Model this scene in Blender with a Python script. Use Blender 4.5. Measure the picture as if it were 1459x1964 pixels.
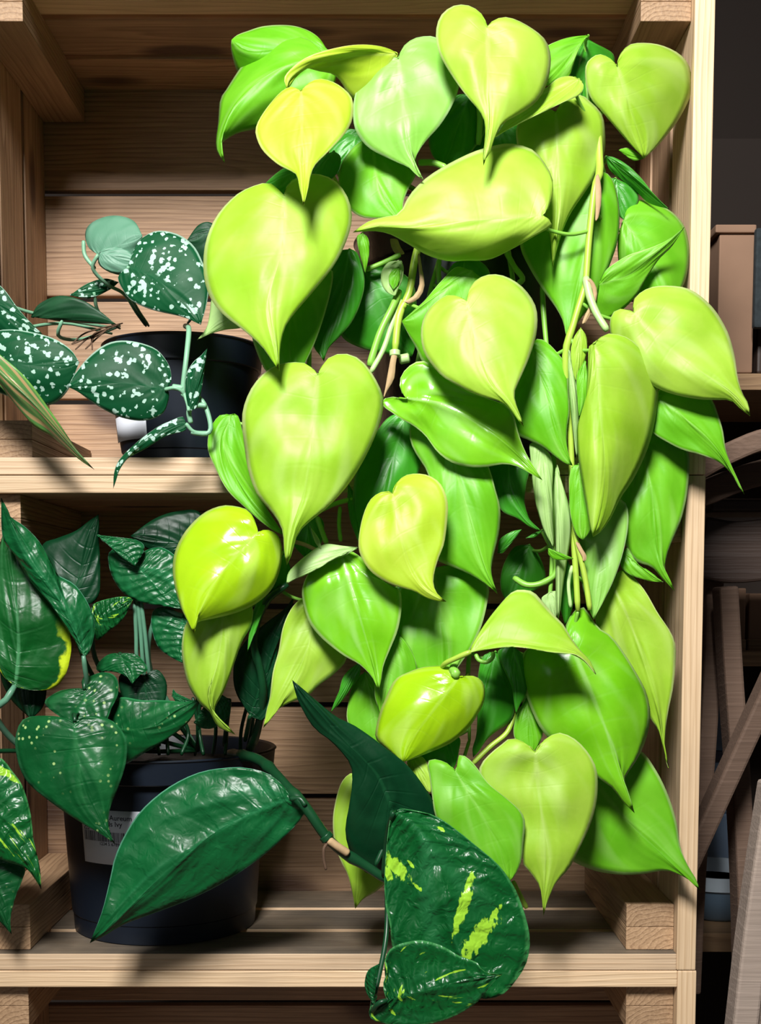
import bpy, bmesh, math, random
from mathutils import Vector, Matrix, noise as mnoise
random.seed(7)
R = math.radians
for o in list(bpy.data.objects): bpy.data.objects.remove(o)
scene = bpy.context.scene
COL = scene.collection
# ---------------------------------------------------------------- camera
F, D, PITCH, HOR, CX = 2400.0, 1.128, R(4.63), 1146.0, 722.0
V0 = HOR + F*math.tan(PITCH)
CAMZ = 1.02
cam = bpy.data.cameras.new('camera'); camo = bpy.data.objects.new('camera', cam); COL.objects.link(camo)
cam.sensor_fit = 'VERTICAL'; cam.sensor_height = 36.0; cam.lens = F/1964*36.0
cam.shift_y = (V0-982.0)/1964.0; cam.shift_x = -(CX-729.5)/1964.0
cam.clip_start = .02
camo.location = (0, -D, CAMZ); camo.rotation_euler = (R(90)-PITCH, 0, 0)
scene.camera = camo
def P(u, v, Y=0.0):
    a = (u-CX)/F; b = -(v-V0)/F
    c, s = math.cos(PITCH), math.sin(PITCH)
    dy = c + b*s; dz = -s + b*c
    k = (Y+D)/dy
    return Vector((a*k, Y, CAMZ+dz*k))
# ---------------------------------------------------------------- world and light
w = bpy.data.worlds.new('world'); scene.world = w; w.use_nodes = True
bg = w.node_tree.nodes['Background']; bg.inputs[0].default_value = (.92, .96, 1.0, 1); bg.inputs[1].default_value = .04
def area(name, loc, target, size, power, col=(1, 1, 1), sy=None):
    l = bpy.data.lights.new(name, 'AREA'); l.energy = power; l.color = col
    l.shape = 'RECTANGLE'; l.size = size; l.size_y = sy or size
    o = bpy.data.objects.new(name, l); COL.objects.link(o); o.location = loc
    o.rotation_euler = (Vector(target)-Vector(loc)).to_track_quat('-Z', 'Y').to_euler()
    return o
lo = area('shop_light', (-.25, -1.60, 2.34), (0.05, 0, 1.20), .46, 19.5, (1, .985, .965))
lo.data.spread = R(85)
area('fill_light', (-1.6, -2.6, 1.3), (0, 0, .95), 1.2, 4, (.93, .97, 1))  # added cool fill lamp from the left, no window there
scene.view_settings.view_transform = 'Standard'; scene.view_settings.look = 'None'
scene.view_settings.gamma = 1; scene.view_settings.use_curve_mapping = False
scene.view_settings.exposure = 0.0
# ---------------------------------------------------------------- helpers
def tag(o, label=None, cat=None, group=None, kind=None):
    if label: o['label'] = label
    if cat: o['category'] = cat
    if group: o['group'] = group
    if kind: o['kind'] = kind
    return o
def empty(name, loc):
    o = bpy.data.objects.new(name, None); COL.objects.link(o); o.location = loc; o.empty_display_size = .02
    return o
def link(name, me, mat, parent=None, smooth=False):
    o = bpy.data.objects.new(name, me); COL.objects.link(o)
    if mat: me.materials.append(mat)
    if parent:
        o.parent = parent
        pl = Vector(); q = parent
        while q: pl += q.location; q = q.parent
        o.location = -pl           # the parents are never rotated, the mesh is in world space
    if smooth:
        for p in me.polygons: p.use_smooth = True
    return o
def mesh(name, vs, fs, mat, parent=None, smooth=False):
    me = bpy.data.meshes.new(name); me.from_pydata([tuple(v) for v in vs], [], fs); me.update()
    return link(name, me, mat, parent, smooth)
def crom(pts, n):
    P_ = [Vector(p) for p in pts]
    if len(P_) == 2: return [P_[0].lerp(P_[1], i/n) for i in range(n+1)]
    q = [P_[0]*2-P_[1]] + P_ + [P_[-1]*2-P_[-2]]
    dense = []
    for k in range(1, len(q)-2):
        a, b, c, d = q[k-1:k+3]
        for j in range(10):
            t = j/10
            dense.append(.5*((2*b)+(c-a)*t+(2*a-5*b+4*c-d)*t*t+(3*b-a-3*c+d)*t**3))
    dense.append(P_[-1])
    L = [0]
    for i in range(1, len(dense)): L.append(L[-1]+(dense[i]-dense[i-1]).length)
    out = []; j = 0
    for i in range(n+1):
        s = L[-1]*i/n
        while j < len(L)-2 and L[j+1] < s: j += 1
        f = (s-L[j])/max(1e-9, L[j+1]-L[j]); out.append(dense[j].lerp(dense[j+1], min(1, f)))
    return out
def tube_geo(pts, r0, r1=None, seg=10, n=None, bump=0):
    r1 = r0 if r1 is None else r1
    n = n or max(6, len(pts)*5)
    c = crom(pts, n); vs = []; fs = []
    ref = Vector((.3, 1, .2)).normalized()
    for i, p in enumerate(c):
        t = (c[min(i+1, n)]-c[max(i-1, 0)]).normalized()
        a = t.cross(ref).normalized(); b = t.cross(a)
        f = i/n; r = r0+(r1-r0)*f
        if bump: r *= 1+bump*math.exp(-((f*4) % 1-.5)**2*120)
        if i in (0, n): r *= .75
        for k in range(seg):
            g = 2*math.pi*k/seg; vs.append(p+(a*math.cos(g)+b*math.sin(g))*r)
    for i in range(n):
        for k in range(seg):
            fs.append((i*seg+k, i*seg+(k+1) % seg, (i+1)*seg+(k+1) % seg, (i+1)*seg+k))
    fs.append(tuple(range(seg))[::-1]); fs.append(tuple(n*seg+k for k in range(seg)))
    return vs, fs
def tube(name, pts, r0, mat, parent, r1=None, bump=0, seg=10):
    vs, fs = tube_geo(pts, r0, r1, seg=seg, bump=bump)
    return mesh(name, vs, fs, mat, parent, True)
# ---------------------------------------------------------------- node helpers
class NT:
    def __init__(s, name):
        s.m = bpy.data.materials.new(name); s.m.use_nodes = True; s.t = s.m.node_tree; s.t.nodes.clear()
    def n(s, typ, ins=None, **kw):
        x = s.t.nodes.new(typ)
        for k, v in kw.items(): setattr(x, k, v)
        for k, v in (ins or {}).items():
            if isinstance(v, bpy.types.NodeSocket): s.t.links.new(v, x.inputs[k])
            else: x.inputs[k].default_value = v
        return x
    def math(s, op, a, b=0.0, c=0.0, clamp=False):
        return s.n('ShaderNodeMath', {0: a, 1: b, 2: c}, operation=op, use_clamp=clamp).outputs[0]
    def mix(s, f, a, b, blend='MIX'):
        x = s.n('ShaderNodeMix', data_type='RGBA', blend_type=blend)
        for i, v in ((0, f), (6, a), (7, b)):
            if isinstance(v, bpy.types.NodeSocket): s.t.links.new(v, x.inputs[i])
            else: x.inputs[i].default_value = (v if i == 0 else (*v, 1) if len(v) == 3 else v)
        return x.outputs[2]
    def ramp(s, f, stops):
        x = s.n('ShaderNodeValToRGB', {0: f}); e = x.color_ramp.elements
        while len(e) > 1: e.remove(e[0])
        e[0].position = stops[0][0]; e[0].color = (*stops[0][1], 1)
        for p, c in stops[1:]:
            k = e.new(p); k.color = (*c, 1)
        return x.outputs[0]
    def sm(s, v, a, b, lo=0.0, hi=1.0):
        x = s.n('ShaderNodeMapRange', {0: v, 1: a, 2: b, 3: lo, 4: hi}, interpolation_type='SMOOTHSTEP')
        return x.outputs[0]
    def out(s, sh): s.t.links.new(sh, s.n('ShaderNodeOutputMaterial').inputs[0]); return s.m
def wood(name, light, dark, scale=1.0, rough=.62, grain=1.0, knots=True, blotch=0.0, top=None, ringamt=1.0):
    t = NT(name)
    tc = t.n('ShaderNodeTexCoord').outputs['Object']; rnd = t.n('ShaderNodeObjectInfo').outputs['Random']
    off = t.n('ShaderNodeVectorMath', {0: tc, 1: t.n('ShaderNodeCombineXYZ', {0: t.math('MULTIPLY', rnd, 7.1), 1: t.math('MULTIPLY', rnd, .05), 2: t.math('MULTIPLY', rnd, 0.03)}).outputs[0]}, operation='ADD').outputs[0]
    st = t.n('ShaderNodeMapping', {0: off, 3: (1.1, 7, 7)}).outputs[0]
    ns = t.n('ShaderNodeTexNoise', {0: st, 2: 2.2, 3: 3.0}).outputs[0]
    sp = t.n('ShaderNodeSeparateXYZ', {0: off})
    y = t.math('ADD', sp.outputs[1], t.math('MULTIPLY', t.math('SUBTRACT', ns, .5), .045))
    z = t.math('ADD', sp.outputs[2], t.math('ADD', .035, t.math('MULTIPLY', t.math('SUBTRACT', ns, .5), .02)))
    r = t.math('SQRT', t.math('ADD', t.math('MULTIPLY', y, y), t.math('MULTIPLY', z, z)))
    ring = t.math('FRACT', t.math('MULTIPLY', r, 260*scale))
    ringv = t.ramp(ring, [(0, (.1,)*3), (.55, (.35,)*3), (.86, (1,)*3), (1.0, (.1,)*3)])
    fine = t.n('ShaderNodeTexNoise', {0: t.n('ShaderNodeMapping', {0: off, 3: (14, 420, 420)}).outputs[0], 2: 1.0, 3: 3.0}).outputs[0]
    f = t.math('ADD', t.math('MULTIPLY', ringv, .55*ringamt), t.math('MULTIPLY', t.math('SUBTRACT', fine, .4), .9*grain), clamp=True)
    big = t.n('ShaderNodeTexNoise', {0: off, 2: 9.0, 3: 4.0}).outputs[0]
    c = t.mix(f, light, dark)
    c = t.mix(t.sm(big, .45, .75, 0, .45+blotch), c, tuple(x*.6 for x in light))
    tone = t.math('ADD', .82, t.math('MULTIPLY', rnd, .34))
    c = t.mix(1.0, c, t.n('ShaderNodeCombineXYZ', {0: tone, 1: tone, 2: tone}).outputs[0], 'MULTIPLY')
    if knots:
        vo = t.n('ShaderNodeTexVoronoi', {0: t.n('ShaderNodeMapping', {0: off, 3: (3.2, 9, 5)}).outputs[0], 2: 1.6}).outputs[0]
        k = t.sm(vo, .17, .30, 1, 0)
        c = t.mix(t.math('MULTIPLY', k, .85), c, (.07, .03, .018))
    if top:
        nz = t.n('ShaderNodeSeparateXYZ', {0: t.n('ShaderNodeTexCoord').outputs['Normal']}).outputs[2]
        dirt = t.math('MULTIPLY', t.sm(nz, .5, .9), t.sm(big, .25, .6, .75, 1))
        c = t.mix(dirt, c, t.mix(f, top, tuple(x*.6 for x in top)))
    bmp = t.n('ShaderNodeBump', {0: .45, 1: .0012, 'Height': t.math('ADD', fine, t.math('MULTIPLY', ringv, .4))})
    b = t.n('ShaderNodeBsdfPrincipled', {'Base Color': c, 'Roughness': rough, 'Normal': bmp.outputs[0]})
    return t.out(b.outputs[0])
def plain(name, col, rough=.5, var=.15, nscale=30, bump=.1, spec=.5, coat=0):
    t = NT(name)
    tc = t.n('ShaderNodeTexCoord').outputs['Object']
    ns = t.n('ShaderNodeTexNoise', {0: tc, 2: nscale, 3: 5.0}).outputs[0]
    c = t.mix(ns, tuple(x*(1-var) for x in col), tuple(min(1, x*(1+var)) for x in col))
    b = t.n('ShaderNodeBsdfPrincipled', {'Base Color': c, 'Roughness': rough, 'Specular IOR Level': spec, 'Coat Weight': coat,
        'Normal': t.n('ShaderNodeBump', {0: bump, 1: .001, 'Height': ns}).outputs[0]})
    return t.out(b.outputs[0])
def leafmat(name, col, col2, rib, rough=.34, edge=None, edgew=.03, trans=.28, back=None, pattern=None, pcol=None, veinamt=.5, bumpy=0.0, tcol=None, spec=.5):
    t = NT(name)
    uv = t.n('ShaderNodeUVMap', uv_map='leaf').outputs[0]; sp = t.n('ShaderNodeSeparateXYZ', {0: uv})
    s = t.math('MULTIPLY', t.math('ABSOLUTE', t.math('SUBTRACT', sp.outputs[0], .5)), 2.0); tt = sp.outputs[1]
    rnd = t.n('ShaderNodeObjectInfo').outputs['Random']
    tc = t.n('ShaderNodeTexCoord').outputs['Object']
    mott = t.n('ShaderNodeTexNoise', {0: tc, 2: 28.0, 3: 4.0}).outputs[0]
    c = t.mix(t.math('ADD', t.math('MULTIPLY', t.sm(mott, .35, .7), .55), t.math('MULTIPLY', rnd, .45)), col, col2)
    if rib and veinamt:
        sw = t.math('SUBTRACT', tt, t.math('MULTIPLY', t.math('POWER', s, .8), .42))
        sn = t.n('ShaderNodeTexNoise', {0: t.n('ShaderNodeCombineXYZ', {0: t.math('MULTIPLY', sw, 5.0), 1: t.math('MULTIPLY', sp.outputs[0], 2.4), 2: t.math('MULTIPLY', rnd, 40.0)}).outputs[0], 2: 1.0, 3: 1.0, 4: .4}).outputs[0]
        c = t.mix(t.math('MULTIPLY', t.sm(sn, .5, .75), .34), c, rib)
        c = t.mix(t.math('MULTIPLY', t.sm(sn, .45, .25), .5), c, col2)
    # side veins follow the rows of the blade
    vrow = t.math('ABSOLUTE', t.math('SUBTRACT', t.math('FRACT', t.math('ADD', t.math('MULTIPLY', tt, 9.0), t.math('MULTIPLY', s, .8))), .5))
    vein = t.math('MULTIPLY', t.sm(vrow, 0, .10, 1, 0), t.sm(s, .95, .2, 0, 1))
    c = t.mix(t.math('MULTIPLY', vein, .08*veinamt), c, rib)
    mid = t.math('MULTIPLY', t.sm(s, .012, .07, 1, 0), t.sm(tt, 1.0, .3, 0.15, 1))
    c = t.mix(t.math('MULTIPLY', mid, veinamt), c, rib)
    fleck = None
    if pattern == 'silver':
        vo = t.n('ShaderNodeTexVoronoi', {0: tc, 2: 175.0, 8: 1.0}); n2 = t.n('ShaderNodeTexNoise', {0: tc, 2: 190.0, 3: 3.0}).outputs[0]
        n3 = t.n('ShaderNodeTexNoise', {0: tc, 2: 55.0, 3: 2.0}).outputs[0]
        d = t.math('ADD', vo.outputs[0], t.math('MULTIPLY', t.math('SUBTRACT', n2, .5), 1.5))
        th = t.math('ADD', .27, t.math('MULTIPLY', t.math('SUBTRACT', n3, .5), .9))
        fleck = t.math('MULTIPLY', t.sm(t.math('SUBTRACT', d, th), 0, .06, 1, 0), t.sm(s, .06, .14, 0, 1))
    elif pattern == 'spots':
        vo = t.n('ShaderNodeTexVoronoi', {0: tc, 2: 160.0, 8: 1.0}).outputs[0]; n3 = t.n('ShaderNodeTexNoise', {0: tc, 2: 24.0, 3: 3.0}).outputs[0]
        fleck = t.math('MULTIPLY', t.sm(vo, .16, .26, 1, 0), t.sm(n3, .47, .58, 0, .9))
    elif pattern == 'marble':
        sk = t.math('ADD', t.math('MULTIPLY', tt, 9.0), t.math('MULTIPLY', s, -2.4))
        n3 = t.n('ShaderNodeTexNoise', {0: t.n('ShaderNodeCombineXYZ', {0: t.math('MULTIPLY', sp.outputs[0], 3.0), 1: sk, 2: rnd}).outputs[0], 2: 1.0, 3: 4.0, 4: .55}).outputs[0]
        fleck = t.sm(n3, .595, .63, 0, .95)
    elif pattern == 'streaks':
        wn = t.n('ShaderNodeTexNoise', {0: t.n('ShaderNodeMapping', {0: tc, 3: (1, 1, .5)}).outputs[0], 2: 260.0, 3: 4.0}).outputs[0]
        fleck = None
        for (u0, v0_, u1, v1_, hw) in ((908, 1682, 872, 1792, 11), (948, 1762, 888, 1840, 16), (962, 1742, 940, 1772, 6), (739, 1650, 785, 1694, 13), (736, 1668, 752, 1698, 8), (792, 1698, 808, 1712, 4), (780, 1655, 796, 1672, 3), (838, 1590, 856, 1602, 3)):
            a = P(u0, v0_, -.14); b_ = P(u1, v1_, -.14); cc = (a+b_)/2; dx = b_-a
            loc = t.n('ShaderNodeVectorMath', {0: tc, 1: tuple(cc)}, operation='SUBTRACT').outputs[0]
            ex = Vector((dx.x, 0, dx.z)); hl = ex.length/2; ex.normalize(); ez = Vector((-ex.z, 0, ex.x))
            pu = t.n('ShaderNodeVectorMath', {0: loc, 1: tuple(ex)}, operation='DOT_PRODUCT').outputs['Value']
            pv = t.n('ShaderNodeVectorMath', {0: loc, 1: tuple(ez)}, operation='DOT_PRODUCT').outputs['Value']
            pu = t.math('DIVIDE', pu, hl*1.1); pv = t.math('DIVIDE', pv, hw*.00045)
            d = t.math('SQRT', t.math('ADD', t.math('MULTIPLY', pu, pu), t.math('MULTIPLY', pv, pv)))
            f_ = t.sm(t.math('ADD', d, t.math('MULTIPLY', t.math('SUBTRACT', wn, .5), 2.2)), .75, 1.0, 1, 0)
            fleck = f_ if fleck is None else t.math('MAXIMUM', fleck, f_)
    elif pattern == 'margin':
        n3 = t.n('ShaderNodeTexNoise', {0: tc, 2: 60.0, 3: 5.0}).outputs[0]
        fleck = t.math('MULTIPLY', t.sm(t.math('ADD', s, t.math('MULTIPLY', t.math('SUBTRACT', n3, .5), .8)), .82, .92), t.sm(tt, .55, .35, 0, 1))
    elif pattern == 'stripes':
        k = t.math('FRACT', t.math('MULTIPLY', sp.outputs[0], 4.0))
        fleck = t.sm(t.math('ABSOLUTE', t.math('SUBTRACT', k, .5)), .10, .2, .85, 0)
    if fleck is not None: c = t.mix(fleck, c, pcol)
    if edge: c = t.mix(t.sm(s, 1-edgew*2, 1-edgew*.6, 0, .9), c, edge)
    if back:
        g = t.n('ShaderNodeNewGeometry').outputs['Normal']
        side = t.n('ShaderNodeAttribute', attribute_name='under').outputs[2]
        c = t.mix(side, c, back)
    h = t.math('ADD', t.math('MULTIPLY', vein, -.16 if bumpy else -.06), t.math('MULTIPLY', mott, .5))
    if bumpy:
        wv = t.n('ShaderNodeTexNoise', {0: tc, 2: 95.0, 3: 2.0, 8: .6}).outputs[0]
        q = t.math('SINE', t.math('ADD', t.math('MULTIPLY', tt, 75.0), t.math('ADD', t.math('MULTIPLY', s, 9.0), t.math('MULTIPLY', wv, 6.0))))
        h = t.math('ADD', h, t.math('MULTIPLY', q, bumpy*(.8 if pattern in ('marble', 'streaks') else .5)))
    fn = t.n('ShaderNodeTexNoise', {0: tc, 2: 150.0, 3: 3.0}).outputs[0]
    h = t.math('ADD', h, t.math('ADD', t.math('MULTIPLY', fn, .10), t.math('MULTIPLY', sn, 2.2)))
    nb = t.n('ShaderNodeBump', {0: .7, 1: .0012 if not bumpy else .0022, 'Height': h}).outputs[0]
    b = t.n('ShaderNodeBsdfPrincipled', {'Base Color': c, 'Roughness': rough, 'Specular IOR Level': spec, 'Normal': nb})
    tcm = t.mix(1.0, c, tcol or (1, 1, .6), 'MULTIPLY')
    tr = t.n('ShaderNodeBsdfTranslucent', {0: tcm, 1: nb})
    mx = t.n('ShaderNodeMixShader', {0: trans, 1: b.outputs[0], 2: tr.outputs[0]})
    return t.out(mx.outputs[0])
M = {}
M['pine'] = wood('shaded_inner_pine', (.54, .335, .195), (.17, .082, .038), .7, grain=1.25, blotch=.25, ringamt=.8)  # inner boards: shade of the crate interior is put into this darker colour
M['pine_worn'] = wood('worn_shelf_pine', (.78, .57, .37), (.55, .35, .19), .8, knots=False, top=(.13, .105, .078))
M['pine_edge'] = wood('lit_pine_edge', (.78, .57, .36), (.50, .32, .165), .8, knots=False)  # same pine for front boards, colour brightened to look lit
M['pine_block'] = wood('pine_block_wood', (.50, .32, .18), (.22, .12, .06), .9, knots=False, grain=1.2)
M['old'] = wood('weathered_brown_wood', (.15, .092, .062), (.055, .032, .022), .3, rough=.8, grain=.8, ringamt=.1, knots=False, blotch=.3)
M['grey'] = wood('weathered_grey_wood', (.42, .33, .27), (.20, .145, .11), .3, grain=.8, ringamt=.1, rough=.85, knots=False)
M['shelfwood'] = wood('stained_shelf_wood', (.40, .25, .13), (.2, .11, .055), .8, knots=False)
L = lambda n, a, b, r, **k: leafmat(n, a, b, r, **k)
M['y'] = L('young_yellow_lime_leaf', (.52, .70, .05), (.43, .66, .02), (.66, .80, .22), rough=.46, spec=.4, edge=(.75, .85, .25), veinamt=.35)
M['l'] = L('lime_leaf', (.46, .70, .075), (.34, .63, .025), (.62, .80, .26), rough=.46, spec=.4, edge=(.72, .86, .32), veinamt=.35)
M['g'] = L('green_lime_leaf', (.21, .61, .025), (.13, .50, .006), (.42, .76, .18), rough=.46, spec=.4, edge=(.5, .75, .25), veinamt=.35)
M['s'] = L('glossy_lime_leaf', (.27, .67, .03), (.18, .57, .008), (.52, .80, .30), rough=.24, edge=(.6, .85, .3), veinamt=.5)
M['ys'] = L('glossy_yellow_lime_leaf', (.48, .76, .015), (.38, .68, .008), (.66, .86, .22), rough=.2, edge=(.6, .75, .2), veinamt=.35)
M['d'] = L('mature_shaded_leaf', (.06, .40, .02), (.04, .30, .012), (.2, .6, .14), rough=.38, edge=(.2, .5, .1), veinamt=.4)  # older leaves, with the shade inside the foliage also put into the colour
M['lg'] = L('pale_green_lime_leaf', (.34, .66, .13), (.24, .60, .06), (.54, .78, .34), rough=.42, spec=.45, edge=(.55, .82, .35), veinamt=.35)
M['p'] = L('pale_leaf_underside', (.50, .74, .28), (.42, .68, .20), (.6, .8, .4), rough=.5, veinamt=.4)
M['st'] = L('satin_silver_leaf', (.002, .058, .018), (.003, .08, .024), (.006, .10, .035), rough=.5, spec=.2, edge=(.36, .55, .43), edgew=.022, trans=.08, pattern='silver', pcol=(.40, .60, .50), veinamt=.4, bumpy=.0)
M['su'] = L('satin_leaf_underside', (.11, .29, .18), (.16, .36, .24), (.24, .44, .32), rough=.5, trans=.2, veinamt=.3)
M['sd'] = L('satin_leaf_dark', (.004, .04, .014), (.008, .06, .02), (.02, .11, .04), rough=.5, spec=.3, trans=.08, veinamt=.3)
M['q'] = L('ivy_green_leaf', (.004, .095, .022), (.003, .060, .014), (.03, .2, .06), rough=.34, spec=.35, trans=.08, pattern='spots', pcol=(.42, .62, .22), veinamt=.4, bumpy=.18, edge=(.03, .2, .07))
M['qm'] = L('marbled_ivy_leaf', (.004, .085, .018), (.004, .105, .018), (.03, .2, .07), rough=.3, spec=.42, trans=.08, pattern='marble', pcol=(.34, .66, .04), veinamt=.25, bumpy=.55, edge=(.05, .25, .07))
M['qs'] = L('streaked_ivy_leaf', (.004, .085, .018), (.004, .105, .018), (.03, .2, .07), rough=.3, spec=.42, trans=.08, pattern='streaks', pcol=(.34, .66, .04), veinamt=.25, bumpy=.55, edge=(.05, .25, .07))
M['qp'] = L('plain_ivy_leaf', (.004, .085, .022), (.005, .12, .03), (.03, .24, .09), rough=.36, spec=.42, trans=.06, veinamt=.45, bumpy=.42, edge=(.10, .32, .2), edgew=.012)
M['qd'] = L('dark_ivy_leaf', (.002, .030, .010), (.002, .042, .013), (.01, .09, .03), rough=.4, spec=.3, trans=.05, veinamt=.5, bumpy=.05)
M['qy'] = L('yellow_edged_ivy_leaf', (.003, .07, .010), (.003, .10, .014), (.08, .30, .12), rough=.38, spec=.35, trans=.08, pattern='margin', pcol=(.55, .70, .02), veinamt=.9, bumpy=.2)
M['tr'] = L('striped_leaf', (.05, .16, .05), (.08, .22, .05), (.35, .3, .1), rough=.4, trans=.1, pattern='stripes', pcol=(.42, .26, .12), veinamt=.6, edge=(.2, .45, .08), edgew=.06)
M['stemy'] = plain('lime_stem', (.38, .56, .06), .4, .2, 60)
M['stemg'] = plain('green_stem', (.22, .50, .06), .4, .2, 60)
M['stemp'] = plain('pale_stem', (.42, .62, .24), .4, .2, 60)
M['stems'] = plain('satin_stem', (.20, .42, .26), .45, .2, 60)
M['stemd'] = plain('dark_ivy_stem', (.006, .055, .018), .35, .3, 60)
M['stemb'] = plain('ivy_petiole', (.10, .26, .16), .4, .3, 60)
M['husk'] = plain('dry_husk', (.46, .31, .16), .8, .35, 90, .5)
M['root'] = plain('brown_root', (.10, .055, .03), .8, .4, 90, .4)
M['soil'] = plain('potting_soil', (.025, .017, .012), .95, .6, 140, 1.0)
M['potb'] = plain('black_pot_plastic', (.005, .009, .017), .42, .2, 12, .03)
M['potg'] = plain('grimy_black_pot_plastic', (.012, .014, .015), .35, .6, 55, 1.0)
M['label'] = plain('white_label_paper', (.74, .77, .84), .5, .02, 20, .02)
M['ink'] = plain('label_ink', (.02, .02, .035), .6, .0)
M['wall'] = plain('dark_wall_paint', (.022, .014, .010), .9, .2, 3, .1)
M['floor'] = plain('concrete_floor', (.16, .13, .11), .8, .2, 6, .2)
M['ceil'] = plain('ceiling_paint', (.5, .48, .45), .9, .05, 3)
M['slate'] = plain('slate_blue_panel', (.13, .19, .28), .6, .15, 8, .05)
M['basin'] = plain('blue_grey_enamel', (.16, .25, .35), .35, .1, 8, .03)
M['white'] = plain('white_enamel', (.6, .7, .78), .4, .05, 8, .03)
M['leather'] = wood('dark_stained_timber', (.05, .03, .022), (.025, .015, .012), .2, grain=.6, ringamt=.1, rough=.5, knots=False)
M['card'] = plain('brown_board', (.34, .20, .125), .8, .2, 14, .15)
M['char'] = plain('charcoal_felt', (.035, .045, .05), .95, .7, 120, 1.0)
# ---------------------------------------------------------------- boards
def board(name, lo, hi, axis, mat, parent=None, bevel=.0012, label=None, jitter=0.0):
    """A planed board with eased edges between two corners; its grain runs along the axis 'X', 'Y' or 'Z'."""
    lo = Vector(lo); hi = Vector(hi); c = (lo+hi)/2; d = hi-lo
    rot = {'X': Matrix.Identity(3), 'Y': Matrix.Rotation(R(90), 3, 'Z'), 'Z': Matrix.Rotation(R(-90), 3, 'Y')}[axis]
    dl = Vector([abs(v) for v in (rot.inverted() @ d)])
    bm = bmesh.new(); bmesh.ops.create_cube(bm, size=1)
    for v in bm.verts: v.co = Vector((v.co.x*dl.x, v.co.y*dl.y, v.co.z*dl.z))
    bmesh.ops.bevel(bm, geom=bm.edges[:], offset=min(bevel, min(dl)*.3), segments=2, affect='EDGES', profile=.6)
    me = bpy.data.meshes.new(name); bm.to_mesh(me); bm.free(); me.materials.append(mat)
    o = bpy.data.objects.new(name, me); COL.objects.link(o)
    if parent:
        o.parent = parent; c = c-parent.location
    o.location = c; o.rotation_euler = (rot @ Matrix.Rotation(random.uniform(-jitter, jitter), 3, 'X')).to_euler()
    return o
def beam(name, a, b, wdt, thk, mat, parent, roll=0, bevel=.003):
    a = Vector(a); b = Vector(b); x = (b-a).normalized()
    up = Vector((0, 1, 0)); z = x.cross(up).normalized(); y = z.cross(x)
    rot = Matrix((x, y, z)).transposed() @ Matrix.Rotation(roll, 3, 'X')
    bm = bmesh.new(); bmesh.ops.create_cube(bm, size=1)
    bmesh.ops.subdivide_edges(bm, edges=bm.edges[:], cuts=3, use_grid_fill=True)
    for v in bm.verts: v.co = Vector((v.co.x*(b-a).length, v.co.y*thk, v.co.z*wdt*(1+.05*math.sin(v.co.x*5))))
    me = bpy.data.meshes.new(name); bm.to_mesh(me); bm.free(); me.materials.append(mat)
    o = bpy.data.objects.new(name, me); COL.objects.link(o); o.parent = parent
    o.location = (a+b)/2-parent.location; o.rotation_euler = rot.to_euler()
    m = o.modifiers.new('bevel', 'BEVEL'); m.width = bevel; m.segments = 2; m.limit_method = 'ANGLE'
    return o
# ---------------------------------------------------------------- setting
FZ = P(730, 1829).z - .0006 - 3*.0155 - (P(730, 945.5).z-P(730, 1829).z)
board('floor', (-2.6, -2.9, FZ-.05), (2.6, 1.5, FZ), 'X', M['floor']); bpy.data.objects['floor']['kind'] = 'structure'
o = board('wall_back', (-2.6, .95, FZ), (2.6, 1.05, 2.9), 'X', M['wall']); o['kind'] = 'structure'
# ---------------------------------------------------------------- crates
DEP = .248; T = .0155; SW = .076; SG = .010
def crate(zb, zt, xl, xr, label, blk, blx=.044, seams=None, nback=4):
    """zb/zt inner bottom and top; xl/xr inner side faces; open front at Y = 0."""
    e = empty('wooden_crate', ((xl+xr)/2, DEP/2, zb-T))
    tag(e, label, 'crate', 'stacked pine slat crates')
    for k in range(3):
        y0 = k*(SW+SG)
        board('floor_slat', (xl, y0, zb-T), (xr, y0+SW, zb), 'X', M['pine_worn'], e)
        board('top_slat', (xl, y0, zt), (xr, y0+SW, zt+T), 'X', M['pine_edge'] if k == 0 else M['pine'], e)
        for s in (-1, 1):
            x = xl if s < 0 else xr
            board('side_slat', (min(x, x+s*.0175), y0-.0005, zb-T), (max(x, x+s*.0175), y0+SW, zt+T), 'Z', M['pine_edge'] if k == 0 else M['pine'], e)
    seams = seams or [zb-T+(zt-zb+2*T)*k/nback for k in range(1, nback)]
    zz = [zb-T-.003]+sorted(seams)+[zt+T+.003]
    for k in range(nback):
        board('back_slat', (xl-.0175, DEP+.0005, zz[k]+.003), (xr+.0175, DEP+.014, zz[k+1]-.003), 'X', M['pine'], e, jitter=.006)
    for s in (-1, 1):
        for z, dz in ((zb, 1), (zt, -1)):
            x = xl+.0004 if s < 0 else xr-.0004
            for k in range(2):
                za = z+dz*(k*blk+.0003); zb_ = z+dz*((k+1)*blk)
                board('corner_block', (min(x, x-s*blx), .012, min(za, zb_)), (max(x, x-s*blx), DEP-.002, max(za, zb_)), 'Y', M['pine_block'], e, .0008)
    return e
XL = P(-52, 1400).x; XR = P(1306, 1400).x
z1 = P(730, 1829).z; z2 = P(730, 945.5).z
crate(z1, z2, XL, XR, 'middle pine crate holding the potted ivy with the white barcode label', .0215, seams=[P(500, v, DEP).z for v in (1163, 1352, 1528)])
XR2 = P(1323, 500).x; XL2 = P(-50, 500).x
z3 = P(730, 880).z; z4 = P(730, -50).z
crate(z2+2*T+.0006, z4, XL2, XR2, 'topmost pine crate holding the lime plant and the silver-spotted plant', .017, seams=[P(300, v, DEP).z for v in (370, 573, 770)])
zl = z1-2*T-.0006
crate(zl-(z2-z1), zl, XL-.003, XR+.001, 'lowest pine crate, cut off by the bottom edge of the photo', .0215)
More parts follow.
